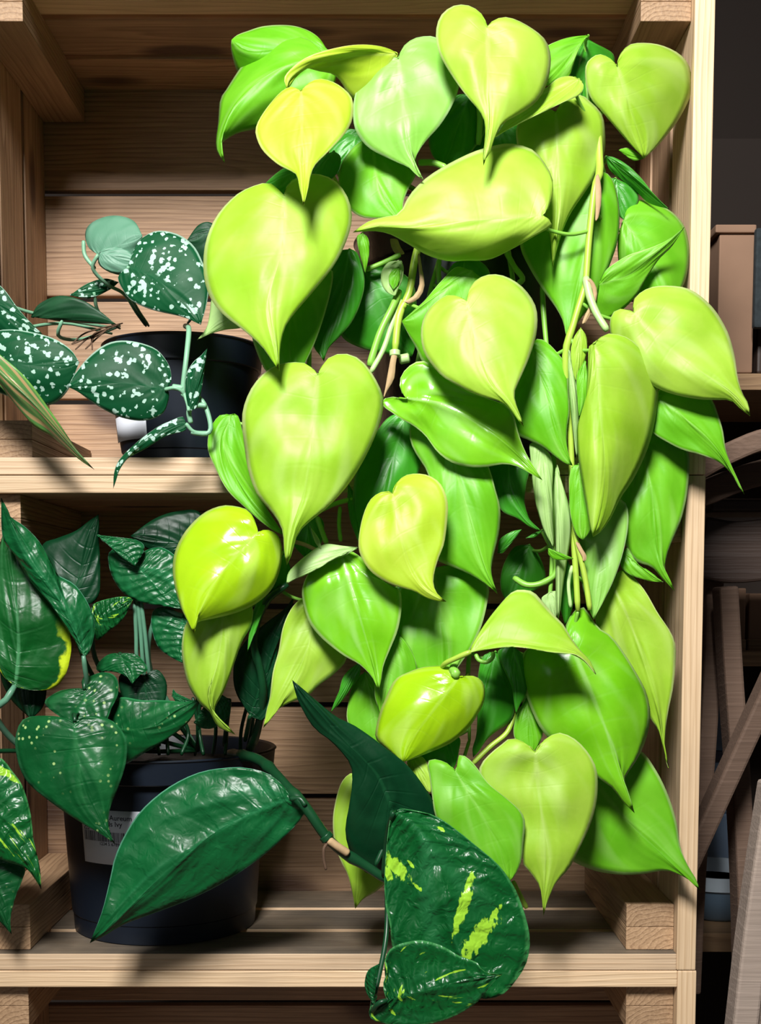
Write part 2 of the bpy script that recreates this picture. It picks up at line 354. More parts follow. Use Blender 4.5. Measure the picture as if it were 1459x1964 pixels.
# ---------------------------------------------------------------- leaf builder
def pts(s): return [tuple(float(c) for c in p.split(',')) for p in s.split()]
def leaf(parent, mat, Y0, Y1, notch, A, tip, B, mids='', fold=-.10, cup=.24, roll=0, arch=.2, rip=.022, name='leaf', label=None, thick=.0006, curl=0):
    n, m = 30, 9
    nt = Vector(pts(notch)[0]+(0,)); tp = Vector(pts(tip)[0]+(0,))
    V = lambda s: [Vector(p+(0,)) for p in pts(s)]
    ea = crom([nt]+V(A)+[tp], n); eb = crom([nt]+V(B)+[tp], n)
    mr = crom([nt]+(V(mids) if mids else [])+[tp], 200)
    ax = tp-nt; L2 = ax.length_squared; Lp = ax.length; S = .00047
    seed = random.uniform(0, 50); vs = []; uvs = []
    ph = random.uniform(0, 6.28)
    grid = []
    for i in range(n+1):
        f = i/n; tm = f**1.75*.55+f**3.2*.45
        c = mr[min(200, int(round(tm*200)))]
        row = []
        for j in range(-m, m+1):
            s = j/m; e = ea[i] if j < 0 else eb[i]
            a = abs(s); d = e-c
            # rows curve towards the tip like real side veins
            p = c+d*a
            if 0 < i < n: p = p + (ax/Lp)*(-math.sin(a*math.pi)*.06*d.length)
            w = d.length*S
            q = (p-nt).dot(ax)/L2
            Y = Y0+(Y1-Y0)*q + arch*Lp*S*((q-.42)**2)*.55
            Y += (fold*a*(1-.3*f)+cup*a*a)*w + roll*s*w
            Y += rip*Lp*S*.35*math.sin(f*19+ph+a*1.5)*math.sin(min(1, a*1.15)*math.pi)*(1-f)**.3
            Y += rip*w*1.1*math.sin(a*10.5-.6+.8*math.sin(ph+s))*(1-a)*math.sin(min(1, f*1.3)*math.pi)
            Y += mnoise.noise(Vector((p.x/70, p.y/70, seed)))*.030*Lp*S
            if curl: Y += curl*Lp*S*max(0, a-.75)**2*8
            row.append(P(p.x, p.y, Y)); uvs.append((s*.5+.5, f))
        grid.append(row)
    W = 2*m+1; vs = [v for r in grid for v in r]; fs = []
    for i in range(n):
        for j in range(W-1):
            a = i*W+j; fs.append((a, a+W, a+W+1, a+1))
    me = bpy.data.meshes.new(name); me.from_pydata([tuple(v) for v in vs], [], fs)
    uvl = me.uv_layers.new(name='leaf')
    for lp in me.loops: uvl.data[lp.index].uv = uvs[lp.vertex_index]
    # merge the pinched ends
    bm = bmesh.new(); bm.from_mesh(me); bmesh.ops.remove_doubles(bm, verts=bm.verts[:], dist=.00002)
    bmesh.ops.recalc_face_normals(bm, faces=bm.faces[:])
    s_ = sum((f.normal.y*f.calc_area() for f in bm.faces))
    if s_ > 0: bmesh.ops.reverse_faces(bm, faces=bm.faces[:])
    bm.to_mesh(me); bm.free()
    o = link(name, me, mat, parent, True)
    so = o.modifiers.new('thickness', 'SOLIDIFY'); so.thickness = thick; so.offset = -1
    if label: o['label'] = label
    o['_n'] = [nt.x, nt.y, grid[0][m].y]
    return o
def petiole(lf, pts3, r0, mat, r1=None):
    return tube('petiole', pts3, r0, mat, lf, r1)
def PP(*a): return [P(u, v, y) for (u, v, y) in a]
# ---------------------------------------------------------------- pots
def lathe(name, prof, cx, cy, mat, parent, seg=72, cap_bottom=True):
    vs = []; fs = []
    for (r, z) in prof:
        for k in range(seg):
            a = 2*math.pi*k/seg; vs.append((cx+r*math.cos(a), cy+r*math.sin(a), z))
    for i in range(len(prof)-1):
        for k in range(seg):
            fs.append((i*seg+k, i*seg+(k+1) % seg, (i+1)*seg+(k+1) % seg, (i+1)*seg+k))
    fs.append(tuple(range(seg))[::-1]); fs.append(tuple((len(prof)-1)*seg+k for k in range(seg)))
    o = mesh(name, vs, fs, mat, parent, True)
    m = o.modifiers.new('edges', 'EDGE_SPLIT'); m.split_angle = R(38)
    return o
def pot(parent, cx, cy, zb, h, rb, rt, rim, rimh, mat, foot=.012):
    t = .002
    lathe('pot', [(rb-.006, zb), (rb-.001, zb+.001), (rb, zb+foot), (rb+.0012, zb+foot+.001), (rt, zb+h-rimh), (rim-.001, zb+h-rimh), (rim, zb+h-rimh+.001), (rim+.002, zb+h-.003),
        (rim+.0035, zb+h-.0015), (rim+.002, zb+h), (rim-t, zb+h-.001), (rt-t, zb+h-rimh), (rt-t-.002, zb+h-.03), (rt-.006, zb+h-.032)], cx, cy, mat, parent)
    vs = []; fs = []; n = 20; r0 = rt-t-.0005
    rings = [0]+[r0*(k+1)/7 for k in range(7)]
    vs.append((cx, cy, zb+h-.010))
    for r in rings[1:]:
        for k in range(32):
            a = 2*math.pi*k/32; vs.append((cx+r*math.cos(a), cy+r*math.sin(a), zb+h-.016+random.uniform(-.0035, .0035)-.004*(r/r0)**2))
    for k in range(32): fs.append((0, 1+k, 1+(k+1) % 32))
    for i in range(6):
        for k in range(32):
            fs.append((1+i*32+k, 1+(i+1)*32+k, 1+(i+1)*32+(k+1) % 32, 1+i*32+(k+1) % 32))
    return mesh('soil', vs, fs, M['soil'], parent, True)
# ---------------------------------------------------------------- things beyond the crates, right edge
rack = empty('shelving_rack', (P(1520, 1800, .50).x, .50, FZ)); tag(rack, 'stained wooden shelving behind the old chair at the right edge', 'shelf')
def px_board(name, u0, v0, u1, v1, Y, dep, mat, parent, axis='X', **k):
    a = P(u0, v1, Y); b = P(u1, v0, Y)
    return board(name, (a.x, Y, a.z), (b.x, Y+dep, b.z), axis, mat, parent, **k)
YR = .42
px_board('shelf_board', 1262, 716, 1720, 748, YR, .28, M['shelfwood'], rack)
px_board('shelf_board', 1262, 1250, 1720, 1278, YR, .28, M['shelfwood'], rack)
px_board('shelf_board', 1262, 1790, 1720, 1826, YR, .28, M['shelfwood'], rack)
zt1 = P(1500, 100, YR).z
for xx in (P(1262, 900, YR).x, P(1720, 900, YR).x):
    board('upright', (xx-.02, YR+.0, FZ), (xx, YR+.28, zt1), 'Z', M['leather'], rack)
board('back_panel', (P(1262, 900, YR).x, YR+.281, FZ), (P(1720, 900, YR).x, YR+.29, zt1), 'X', M['wall'], rack)
def px_thing(name, label, cat, u, v, Y): return tag(empty(name, P(u, v, Y)), label, cat)
t = px_thing('storage_box', 'brown board box standing on the highest visible shelf at the right edge', 'box', 1410, 715, YR+.1)
px_board('box_body', 1374, 434, 1449, 715, YR+.02, .14, M['card'], t, 'Z', bevel=.002)
px_board('lid', 1372, 430, 1451, 446, YR+.015, .15, M['card'], t, 'X', bevel=.002)
t = px_thing('felt_folder', 'charcoal felt folder beside the brown box, cut off by the right edge', 'folder', 1470, 715, YR+.1)
px_board('cover', 1446, 436, 1500, 628, YR-.01, .012, M['char'], t, 'Z', bevel=.003)
px_board('folder_body', 1451, 440, 1520, 716, YR+.03, .10, M['leather'], t, 'Z', bevel=.003)
for k, (u0, u1, v0) in enumerate(((1413, 1431, 1128), (1434, 1470, 1138))):
    t = px_thing('picture_frame', ['narrow brown frame on the middle shelf beside the chair leg', 'wide brown frame on the middle shelf, cut by the right edge'][k], 'frame', (u0+u1)/2, 1249, YR+.06)
    px_board('frame_panel', u0, v0, u1, 1249, YR+.05, .02, M['card'], t, 'Z', bevel=.002)
    px_board('frame_rail', u0, 1226, u1, 1249, YR+.04, .012, M['shelfwood'], t, 'X', bevel=.002)
t = px_thing('storage_bin', 'slate blue bin standing behind the crossed chair legs', 'bin', 1385, 1690, YR+.1)
px_board('bin_body', 1338, 1282, 1405, 1560, YR+.205, .07, M['slate'], t, 'Z', bevel=.004)
px_board('bin_lid', 1334, 1440, 1410, 1462, YR+.20, .078, M['ink'], t, 'X', bevel=.004)
px_board('bin_foot', 1342, 1560, 1402, 1790, YR+.205, .07, M['slate'], t, 'Z', bevel=.004)
zb5 = P(1372, 1790, YR+.02).z; zt5 = P(1372, 1690, YR+.02).z
t = tag(empty('enamel_basin', (P(1366, 1790, .53).x, YR+.10, zb5)), 'blue-grey basin with a pale rim on the lowest shelf at right', 'basin')
hh = zt5-zb5
lathe_later = (t, zb5, hh)
ch = empty('rustic_chair', (P(1440, 1964, .2).x, .2, FZ)); tag(ch, 'weathered dark wooden chair with crossed legs beside the crates', 'chair')
def rail(name, pix, wdt, thk, mat):
    c = crom(PP(*pix), 14); vs = []; fs = []
    for i, p in enumerate(c):
        d = (c[min(14, i+1)]-c[max(0, i-1)]).normalized(); n_ = d.cross(Vector((0, 1, 0))).normalized()*wdt/2; y = Vector((0, thk/2, 0))
        vs += [p+n_-y, p-n_-y, p-n_+y, p+n_+y]
    for i in range(14):
        for k in range(4): fs.append((i*4+k, i*4+(k+1) % 4, i*4+4+(k+1) % 4, i*4+4+k))
    fs += [(3, 2, 1, 0), (56, 57, 58, 59)]
    o = mesh(name, vs, fs, mat, ch); m = o.modifiers.new('bevel', 'BEVEL'); m.width = .003; m.segments = 2
    return o
def PP(*a): return [P(u, v, y) for (u, v, y) in a]
rail('back_rail', [(1300, 925, .16), (1352, 893, .15), (1400, 868, .14), (1460, 845, .13), (1540, 835, .13)], .021, .03, M['old'])
rail('arm_rail', [(1300, 962, .20), (1352, 945, .20), (1400, 925, .2), (1470, 905, .2), (1560, 895, .2)], .026, .05, M['old'])
rail('seat_rail', [(1336, 1050, .24), (1400, 1060, .24), (1470, 1055, .24), (1560, 1055, .24)], .066, .03, M['leather'])
rail('seat_frame', [(1340, 975, .28), (1400, 975, .28), (1560, 975, .28)], .014, .10, M['leather'])
rail('leg', [(1366, 1090, .26), (1362, 1250, .26), (1350, 1450, .25), (1334, 1640, .25), (1322, 1900, .25)], .019, .03, M['old'])
rail('leg', [(1390, 1125, .20), (1400, 1300, .2), (1413, 1480, .2), (1424, 1700, .2), (1430, 1990, .2)], .020, .035, M['old'])
rail('crossed_leg', [(1500, 1258, .12), (1310, 1672, .14)], .019, .03, M['old'])
rail('front_leg', [(1485, 1500, .03), (1463, 1640, .03), (1440, 1800, .03), (1418, 1990, .03)], .024, .03, M['grey'])
rail('front_leg', [(1500, 1540, .06), (1480, 1700, .05), (1466, 1990, .05)], .03, .03, M['grey'])
# ================================================================ lime plant in the upper crate
ZS = z2+2*T+.0006
lime = empty('potted_philodendron', (P(905, 700, .125).x, .125, ZS))
tag(lime, 'large lime-green heart-leaved trailing plant in a black pot, spilling over the two crates', 'potted plant')
pcx = lime.location.x
pot(lime, pcx, .128, ZS, .22, .088, .106, .113, .03, M['potg'])
rimz = ZS+.22
# main vines: out of the soil, over the rim and down in front of the crates
def vine(name, p, r, mat, r1=None): return tube(name, p, r, mat, lime, r1, bump=.18)
soil = Vector((pcx, .11, rimz-.03))
VN = []
def mkvine(start, pix, r, mat, r1=None):
    p = [soil+Vector(start), soil+Vector(start)*1.1+Vector((0, -.02, .05))]+PP(*pix)
    VN.extend(crom(p, 60)[8:]); return vine('vine', p, r, mat, r1)
mkvine((-.04, -.02, 0), [(700, 330, .02), (640, 420, -.002), (600, 560, -.012), (590, 760, -.02), (575, 960, -.02), (545, 1060, -.02), (500, 1150, -.03)], .0024, M['stemg'], .0018)
mkvine((.0, -.03, 0), [(840, 400, .02), (800, 480, -.018), (785, 560, -.022), (765, 605, -.026), (757, 676, -.03)], .0036, M['stemy'], .0032)
mkvine((.02, -.03, 0), [(880, 420, .02), (830, 540, .0), (800, 700, -.012), (760, 860, -.015), (700, 1000, -.018), (700, 1180, -.022), (720, 1360, -.03)], .0024, M['stemg'], .0018)
mkvine((.03, -.02, 0), [(960, 400, .02), (985, 560, .0), (970, 740, -.01), (960, 900, -.012), (940, 1080, -.018), (900, 1250, -.02), (900, 1420, -.025)], .0024, M['stemg'], .0018)
mkvine((.05, 0, 0), [(1130, 240, -.01), (1150, 320, -.034), (1140, 362, -.042), (1130, 450, -.044), (1124, 530, -.046), (1122, 548, -.046), (1100, 620, -.048), (1084, 690, -.046), (1094, 840, -.04), (1098, 1000, -.042), (1104, 1100, -.044), (1108, 1172, -.046)], .0031, M['stemy'], .0026)
mkvine((.04, 0, 0), [(1050, 380, .01), (1040, 560, .0), (1060, 800, -.014), (1060, 1000, -.016), (1050, 1180, -.02), (1010, 1330, -.025), (985, 1450, -.03)], .0024, M['stemg'], .0018)
def auto_pet(lf, r=.0014, mat=None):
    u, v, y = lf['_n'][0], lf['_n'][1], lf['_n'][2]
    a = P(u, v, y+.0005)
    b = min(VN, key=lambda q: (q-a).length)
    d = (b-a).length
    mid1 = a+Vector((0, min(.018, .4*d), -.003)); mid2 = a.lerp(b, .55)+Vector((0, .008, -.006))
    petiole(lf, [a, mid1, mid2, b], r, mat or M['stemg'], r*1.15)
def LL(mat, Y0, Y1, notch, A, tip, B, mids='', pet=True, **k):
    lf = leaf(lime, M[mat], Y0/100, Y1/100, notch, A, tip, B, mids, **k)
    if pet: auto_pet(lf, mat=M['stemy'] if mat in ('y', 'ys') else M['stemg'])
    del lf['_n']
    return lf
LL('l', -8, -11.5, '545,375', '520,352 497,353 455,372 415,415 393,470 391,530 405,575 430,605 465,632 500,663 520,690', '535,713', '552,352 575,338 605,333 640,345 665,375 675,415 665,460 640,510 600,560 560,607 544,635 537,670', '540,480 515,580 528,660', rip=.012, cup=.35)
LL('y', -9, -12.5, '577,175', '558,166 533,181 503,219 490,247 494,270 506,291 533,315 558,328 569,337 575,365', '582,395', '583,167 597,156 616,151 643,159 668,178 677,197 675,230 660,258 627,293 605,315 597,332 590,365', rip=.012)
LL('lg', -5, -7, '764,112', '750,108 725,115 702,130 690,153 679,189 677,225 684,255 709,285 758,310 785,322 797,335', '812,345', '767,101 774,88 793,74 818,69 838,72 860,88 876,120 881,150 878,175 864,208 843,241 818,269 801,293 795,312 799,329', '770,180 785,280')
LL('l', -8, -10, '934,52', '928,33 914,18 892,9 867,12 845,30 836,58 838,88 848,115 870,151 892,181 917,211 928,230 930,260 926,296', '927,318', '943,41 963,33 985,36 1015,51 1043,73 1054,96 1056,123 1048,162 1029,195 996,219 966,236 948,266 940,292 932,304', '936,150 940,235 930,290', fold=-.42, cup=.55)
LL('l', -3.5, -2.5, '1183,126', '1170,112 1151,104 1135,110 1123,126 1123,159 1133,189 1154,214 1175,239 1203,271', '1235,304', '1185,112 1192,99 1208,85 1236,82 1269,87 1302,103 1321,126 1327,159 1323,186 1302,228 1282,255 1260,281', '1205,200 1225,260', roll=.28, cup=.5)
LL('g', -1.5, -2, '1234,304', '1222,308 1210,306', '1186,288', '1222,294 1205,284 1192,285', pet=False, rip=0)
LL('l', -6.5, -7.5, '1110,152', '1095,146 1070,150 1045,170 1010,190 975,225', '950,262', '1119,163 1112,181 1082,195 1049,211 1000,234 972,248', roll=-.4)
LL('g', -3, -5, '1128,68', '1100,70 1070,78 1040,95 1020,130', '1030,170', '1118,80 1104,95 1099,120 1090,148 1063,160')
LL('d', -1, -1.5, '1127,76', '1104,92 1094,140 1095,190', '1112,235', '1150,88 1178,108 1172,160 1145,205', roll=.5)
LL('l', -4.5, -5.5, '1065,215', '1040,205 1005,222 990,245 991,275 1000,320 1018,360 1040,400 1051,435 1056,465 1058,495', '1060,515', '1085,188 1112,181 1132,195 1154,219 1160,252 1159,291 1145,332 1123,367 1104,394 1088,421 1074,457 1064,495', '1070,300 1070,400 1063,460', cup=.5)
LL('l', -8.5, -8, '1040,413', '1049,404 1059,380 1060,347 1054,329 1032,296 1010,282 977,275 944,280 903,293 853,318 815,343 785,374 774,397 760,412 741,415 716,421 700,428', '676,446', '1060,430 1023,454 985,476 938,498 892,500 859,501 818,489 782,468 747,449 716,443 700,444', '960,420 870,426 790,435 730,432', rip=.02, cup=.5)
LL('g', -3, -5.5, '715,280', '700,268 675,285 652,320 650,360 665,395 690,415 720,419 745,418 765,427', '781,441', '735,275 770,285 797,305 797,335 782,364 773,391 775,415', '725,350 755,405', rip=.04)
LL('d', -1, -1.5, '690,250', '665,248 640,270 630,300', '640,335', '720,265 715,300 680,325')
LL('d', -3, -4.5, '640,290', '620,300 600,325', '590,350', '653,300 651,322 638,342 618,352')
LL('d', -3.5, -5, '575,325', '555,318 530,332', '505,355', '590,345 575,375 540,382')
LL('g', -4, -5, '625,112', '600,82 572,69 536,70 506,85 476,110 454,140 435,170 422,192 418,236 414,265 415,288', '430,312', '645,125 640,165 610,200 560,230 525,243 490,248 457,255 432,269 422,281', '540,130 460,190 425,260', cup=.6, roll=-.15, rip=.05)
LL('g', -2, -3, '628,97', '610,71 583,55 550,48 506,50 473,60 455,67', '444,76', '640,120 600,140 540,150 490,155 460,145 450,125 443,95', '550,95 480,95', cup=.6)
LL('y', -5, -8.5, '762,103', '742,92 709,86 671,87 627,96 588,110 560,130 545,150', '551,172', '752,150 720,185 690,195 668,180 652,155 637,142 612,137 585,131 568,146 560,160', '700,105 620,118 562,148', roll=.35, pet=False)
LL('l', -8.5, -11.5, '895,578', '886,571 870,566 851,568 823,591 810,616 807,643 812,674 829,701 848,722 870,735 908,755 941,765 963,772 980,788 991,804', '1004,818', '897,564 903,548 917,534 941,526 969,530 999,548 1021,575 1030,602 1028,643 1015,685 1004,711 991,741 986,758 992,783 999,799', '910,650 940,730 975,775', rip=.012, cup=.38)
LL('g', -4.5, -5, '905,520', '875,512 845,540 815,575 790,598', '770,616', '940,560 900,640 850,700 815,700 798,668 783,642')
LL('d', -2, -3, '890,500', '870,505 855,530 850,570', '880,620', '915,498 940,525 930,580')
LL('s', -6, -7.5, '780,765', '772,755 766,739 771,717 790,698 812,692 835,705 860,728 892,747 941,766 971,777 985,796 992,824 1002,854 1015,881', '1040,921', '765,764 748,762 732,767 731,777 747,788 769,804 790,815 815,835 837,865 862,885 892,895 930,896 966,890 993,895 1015,907', '850,775 920,815 980,860', fold=.25, cup=-.1, rip=.035)
LL('g', -4.5, -6, '1018,665', '1005,680 992,720 980,760 980,800 992,833 1013,844 1040,857 1065,876 1084,889', '1098,893', '1029,650 1048,656 1070,678 1087,703 1090,740 1092,788 1087,826 1088,859 1093,880', '1045,750 1075,850')
LL('l', -7.5, -8.5, '1140,658', '1129,665 1127,695 1125,740 1120,780 1107,815 1106,845 1108,873 1116,928 1125,975 1130,1005', '1137,1030', '1160,641 1182,641 1204,648 1228,667 1250,700 1262,736 1261,772 1253,821 1239,868 1214,920 1190,955 1171,994 1151,1021', '1150,780 1160,900 1150,980', cup=.5, roll=.1)
LL('g', -5.5, -6, '1110,890', '1094,900 1091,955 1095,996 1105,1025', '1118,1037', '1130,900 1140,960 1136,1010')
LL('l', -5.5, -7.5, '1216,600', '1214,578 1228,561 1252,550 1285,548 1318,553 1345,569 1370,594 1389,624 1400,650 1409,685 1414,721 1422,751 1435,774', '1438,798', '1195,592 1178,597 1170,611 1170,640 1185,680 1215,715 1261,745 1297,758 1341,766 1380,767 1401,768 1417,782', '1260,650 1340,710 1405,755', rip=.025, cup=.35)
LL('g', -4, -5.5, '1250,755', '1290,740 1340,745 1365,767 1376,793 1386,826 1391,859 1401,889 1415,920', '1428,950', '1240,780 1246,815 1254,832 1283,850 1310,863 1346,873 1379,887 1404,911', '1310,800 1370,855', fold=.2, cup=0)
LL('g', -1.6, -3.5, '1225,830', '1260,820 1300,838 1320,868 1321,909 1316,955 1305,999 1288,1040 1279,1064 1275,1092 1282,1111', '1294,1134', '1200,860 1190,920 1190,980 1198,1040 1212,1070 1227,1080 1250,1088 1270,1110', '1250,950 1262,1060', rip=.04)
LL('lg', -4, -5, '1117,1031', '1112,1042 1110,1080 1118,1130 1130,1170', '1138,1188', '1125,1015 1150,985 1185,960 1200,965 1205,996 1199,1042 1183,1097 1161,1146', '1150,1060 1148,1130', roll=-.2)
LL('l', -2.6, -4, '1170,1110', '1150,1130 1140,1170 1150,1220 1190,1290 1230,1350 1248,1380 1262,1401 1271,1432', '1281,1473', '1199,1090 1216,1108 1238,1135 1262,1177 1284,1209 1295,1237 1295,1275 1290,1322 1283,1355 1277,1393 1275,1440', '1210,1200 1255,1330 1270,1410', fold=.2, cup=0, rip=.035)
LL('g', -2.2, -3.4, '1195,1062', '1190,1085 1207,1102 1232,1111 1254,1116', '1272,1116', '1203,1050 1216,1072 1238,1097 1254,1111')
LL('s', -5.5, -7.5, '1094,1232', '1060,1225 1025,1232 1002,1255 998,1280 1002,1310 1015,1352 1035,1395 1065,1430 1105,1460 1149,1494 1174,1511 1193,1536', '1217,1560', '1082,1208 1084,1201 1095,1179 1112,1163 1123,1168 1136,1188 1147,1204 1172,1220 1199,1256 1221,1292 1240,1330 1247,1374 1237,1423 1220,1459 1201,1486 1196,1500 1201,1522 1209,1541', '1130,1320 1170,1420 1200,1505', cup=.45, fold=-.15, roll=.08)
LL('l', -9.5, -10.5, '900,1252', '912,1225 934,1190 962,1155 984,1134 1003,1131 1022,1135 1036,1149 1060,1177 1081,1199 1095,1223 1115,1250 1132,1268', '1143,1293', '930,1247 960,1242 989,1241 1030,1246 1060,1251 1085,1253 1105,1255 1124,1269', '960,1232 1040,1240 1105,1251', roll=-.35, cup=.2, pet=False)
LL('y', -8.5, -10.5, '753,947', '747,944 736,942 719,950 705,966 693,1000 687,1042 692,1067 709,1094 734,1113 764,1126 794,1134 816,1146 838,1153', '856,1154', '756,936 763,922 782,910 810,909 832,917 848,933 858,961 858,991 852,1040 841,1070 833,1097 831,1119 838,1138', '765,1020 800,1110', rip=.035, fold=-.1)
LL('g', -4.5, -7, '850,810', '815,800 788,812 786,843 799,873 818,903 835,960 838,1020 830,1065 842,1077 874,1090 907,1105 934,1122', '954,1139', '880,810 920,860 939,900 949,936 959,975 957,1020 945,1070 942,1094 947,1118', '880,920 925,1080')
LL('d', -2.5, -3.5, '975,880', '940,885 936,910 950,945 962,980 991,994 1015,1010', '1040,1020', '1000,870 1018,890 1010,925 1006,963 1015,994 1028,1012', '980,940 1010,990')
LL('g', -4.5, -6, '830,1090', '790,1095 768,1130 768,1170 763,1215 778,1251 796,1282 820,1300', '850,1310', '870,1085 920,1100 937,1124 934,1157 923,1201 907,1237 893,1259 870,1290', '845,1200', fold=.3, cup=-.1, rip=.05)
LL('ys', -8.5, -9.5, '880,1298', '866,1281 852,1277 814,1279 783,1289 756,1305 737,1344 729,1363 721,1395 721,1418 743,1437 764,1455', '773,1462', '888,1299 907,1296 923,1305 930,1322 927,1349 915,1372 896,1399 863,1426 819,1445 790,1456', '840,1350 790,1420', cup=.5)
LL('p', -7, -7.5, '686,1050', '650,1046 627,1043 605,1052 575,1075 553,1098', '549,1120', '665,1064 640,1072 610,1080 585,1102 562,1110', pet=False)
LL('p', -7, -7, '617,1056', '604,1040', '594,1008', '612,1034', pet=False, rip=0)
LL('s', -6.5, -8.5, '655,1062', '635,1062 608,1078 589,1103 579,1130 582,1160 594,1196 619,1226 657,1256 690,1275 712,1297 720,1312', '726,1324', '675,1058 695,1072 715,1097 742,1119 766,1131 770,1163 763,1207 748,1245 735,1278 731,1305', '680,1150 712,1260', rip=.05, fold=.2, cup=0)
LL('ys', -7.5, -8.5, '494,1022', '490,1001 476,979 452,971 424,970 389,985 356,1018 336,1056 331,1092 336,1130 347,1166 358,1188 364,1200', '372,1216', '506,1016 523,1019 537,1034 541,1061 537,1092 523,1127 495,1155 457,1174 416,1185 382,1192 371,1200', '440,1080 390,1150', cup=.5)
LL('l', -5.5, -6, '430,1160', '390,1170 358,1193 349,1229 350,1267 361,1314 383,1349 402,1366 418,1394', '451,1409', '465,1155 484,1163 482,1199 465,1229 449,1273 430,1325 412,1360 422,1388', '420,1260 400,1345', cup=.4)
LL('d', -3.5, -5, '545,1060', '530,1090 515,1130 490,1160 478,1210', '474,1252', '557,1090 552,1119 522,1140 505,1165 490,1200 481,1235')
LL('g', -3, -5.5, '442,797', '422,796 403,822 398,859 410,892 435,939 468,972 500,1000 525,1018', '545,1026', '455,795 466,830 475,880 492,936 517,983', '430,860 480,960', roll=.25)
LL('l', -9, -12, '609,718', '599,706 583,696 558,695 534,699 509,713 484,741 468,777 464,810 469,859 476,903 492,947 512,972 531,996 542,1021 545,1060', '550,1084', '613,714 621,695 638,682 662,678 690,689 714,717 734,758 734,788 720,835 695,887 665,933 627,974 586,1007 569,1029 560,1062', '600,820 585,940 560,1020', rip=.018, cup=.38)
LL('g', -4.5, -6, '560,540', '500,560 480,610 482,640 490,670 509,711 535,730', '560,745', '620,515 638,520 635,556 621,608 605,654 585,697', '555,650')
LL('d', -1.8, -3.5, '670,478', '640,485 615,520 600,580 595,640 603,668 612,680', '621,693', '685,485 697,520 697,560 679,611 654,643 632,665 625,680', '655,560 630,650')
LL('g', -2.5, -2.5, '695,447', '684,455 689,485', '700,525', '706,457 708,488', pet=False)
LL('p', -3, -2.5, '472,590', '440,560 408,570 402,600 396,628', '378,652', '490,610 465,628 430,633 403,641', pet=False)
LL('d', .5, .5, '700,520', '665,530 648,590 655,645 700,670 750,680', '790,684', '740,510 790,540 800,600 800,650')
LL('d', -2.6, -3.5, '780,790', '745,800 715,840 685,900 676,950 677,1010 688,1035', '700,1052', '800,810 810,860 805,900 780,960 740,1010')
LL('d', -2.2, -3.2, '668,928', '666,960 672,1000', '687,1040', '680,950 690,1000', pet=False)
LL('l', -4.5, -5.5, '605,1150', '578,1149 558,1168 542,1204 534,1248 523,1289 517,1338 511,1362', '505,1396', '640,1170 670,1210 665,1263 641,1292 610,1315 590,1335 560,1346 534,1360 518,1380', '590,1240 545,1340')
LL('d', -4.5, -4.5, '690,1270', '672,1282 657,1300 650,1325 641,1345', '634,1367', '690,1295 674,1319 655,1345', pet=False)
LL('g', -3.5, -4, '700,1290', '680,1305 668,1345 666,1385 690,1430', '740,1470', '725,1300 745,1350 750,1420')
LL('g', -5.5, -6.5, '760,1215', '740,1240 722,1290 718,1330 724,1355', '731,1376', '785,1240 800,1290 780,1345')
LL('g', -8.5, -10, '874,1481', '858,1464 833,1456 819,1462 823,1486 828,1525 836,1569 860,1610 905,1650 945,1680', '976,1692', '878,1467 880,1448 896,1453 915,1473 937,1503 970,1530 992,1549 1003,1563 1007,1580 1004,1612 1000,1650 988,1678', '910,1540 960,1630', rip=.03)
LL('l', -7.5, -9, '1026,1443', '1015,1431 996,1419 978,1416 965,1425 937,1448 919,1473 923,1505 950,1535 985,1565 1003,1595 1002,1640 1003,1658 1020,1678 1034,1700 1039,1725', '1042,1757', '1029,1437 1042,1420 1061,1408 1078,1406 1103,1418 1125,1440 1141,1467 1146,1494 1144,1536 1133,1579 1114,1621 1092,1664 1067,1692 1056,1714 1049,1732', '1035,1540 1050,1640 1044,1710', rip=.03)
LL('g', -2.6, -3.8, '1135,1490', '1170,1450 1210,1435 1234,1444 1248,1462 1267,1494 1284,1533 1297,1577 1305,1626 1320,1662 1333,1683', '1343,1709', '1110,1540 1095,1600 1093,1640 1100,1653 1124,1664 1152,1673 1196,1678 1234,1676 1275,1670 1303,1678 1327,1692', '1190,1560 1270,1640', fold=.12, cup=.1, rip=.02)
LL('d', -4, -5.2, '985,1240', '958,1245 955,1258 964,1280 980,1315 985,1345', '989,1371', '1005,1260 1012,1300 1008,1333 997,1352')
LL('d', -3.2, -4, '950,1250', '925,1260 915,1310 915,1370 913,1410 906,1435', '907,1453', '975,1270 984,1327 987,1360 978,1385 954,1401 934,1418 918,1441')
LL('d', -4, -5, '850,1400', '800,1430 800,1455 835,1465', '868,1476', '881,1415 880,1440 875,1463')
LL('l', -7, -8, '792,1452', '780,1463 795,1490 812,1512', '826,1521', '810,1452 822,1472 827,1500')
LL('g', -3.5, -4.5, '1010,1340', '990,1370 985,1410 1000,1435', '1020,1446', '1030,1370 1041,1400 1034,1427')
LL('l', -3.5, -4.5, '700,1490', '675,1482 655,1500 644,1533 638,1574 642,1620 655,1655 667,1680 676,1715', '681,1743', '740,1520 760,1600 745,1680 725,1707 697,1724', '690,1600')
LL('p', -4.5, -4.8, '1035,853', '1016,850 1018,887 1025,955 1040,1010 1055,1040', '1062,1053', '1058,880 1060,950 1061,1020', pet=False)
LL('p', -5.5, -5.8, '1068,892', '1063,920 1062,960 1064,1000 1065,1064 1065,1120 1066,1165', '1070,1190', '1078,930 1091,970 1095,1020 1088,1070 1080,1120 1075,1165', pet=False)
LL('g', -6.2, -6.4, '1051,1052', '1052,1064 1068,1074', '1100,1072', '1060,1060 1075,1069', pet=False, rip=0)
LL('l', -5.4, -5.6, '1113,628', '1099,650 1094,680 1099,715', '1104,732', '1124,645 1125,675 1115,708', pet=False)
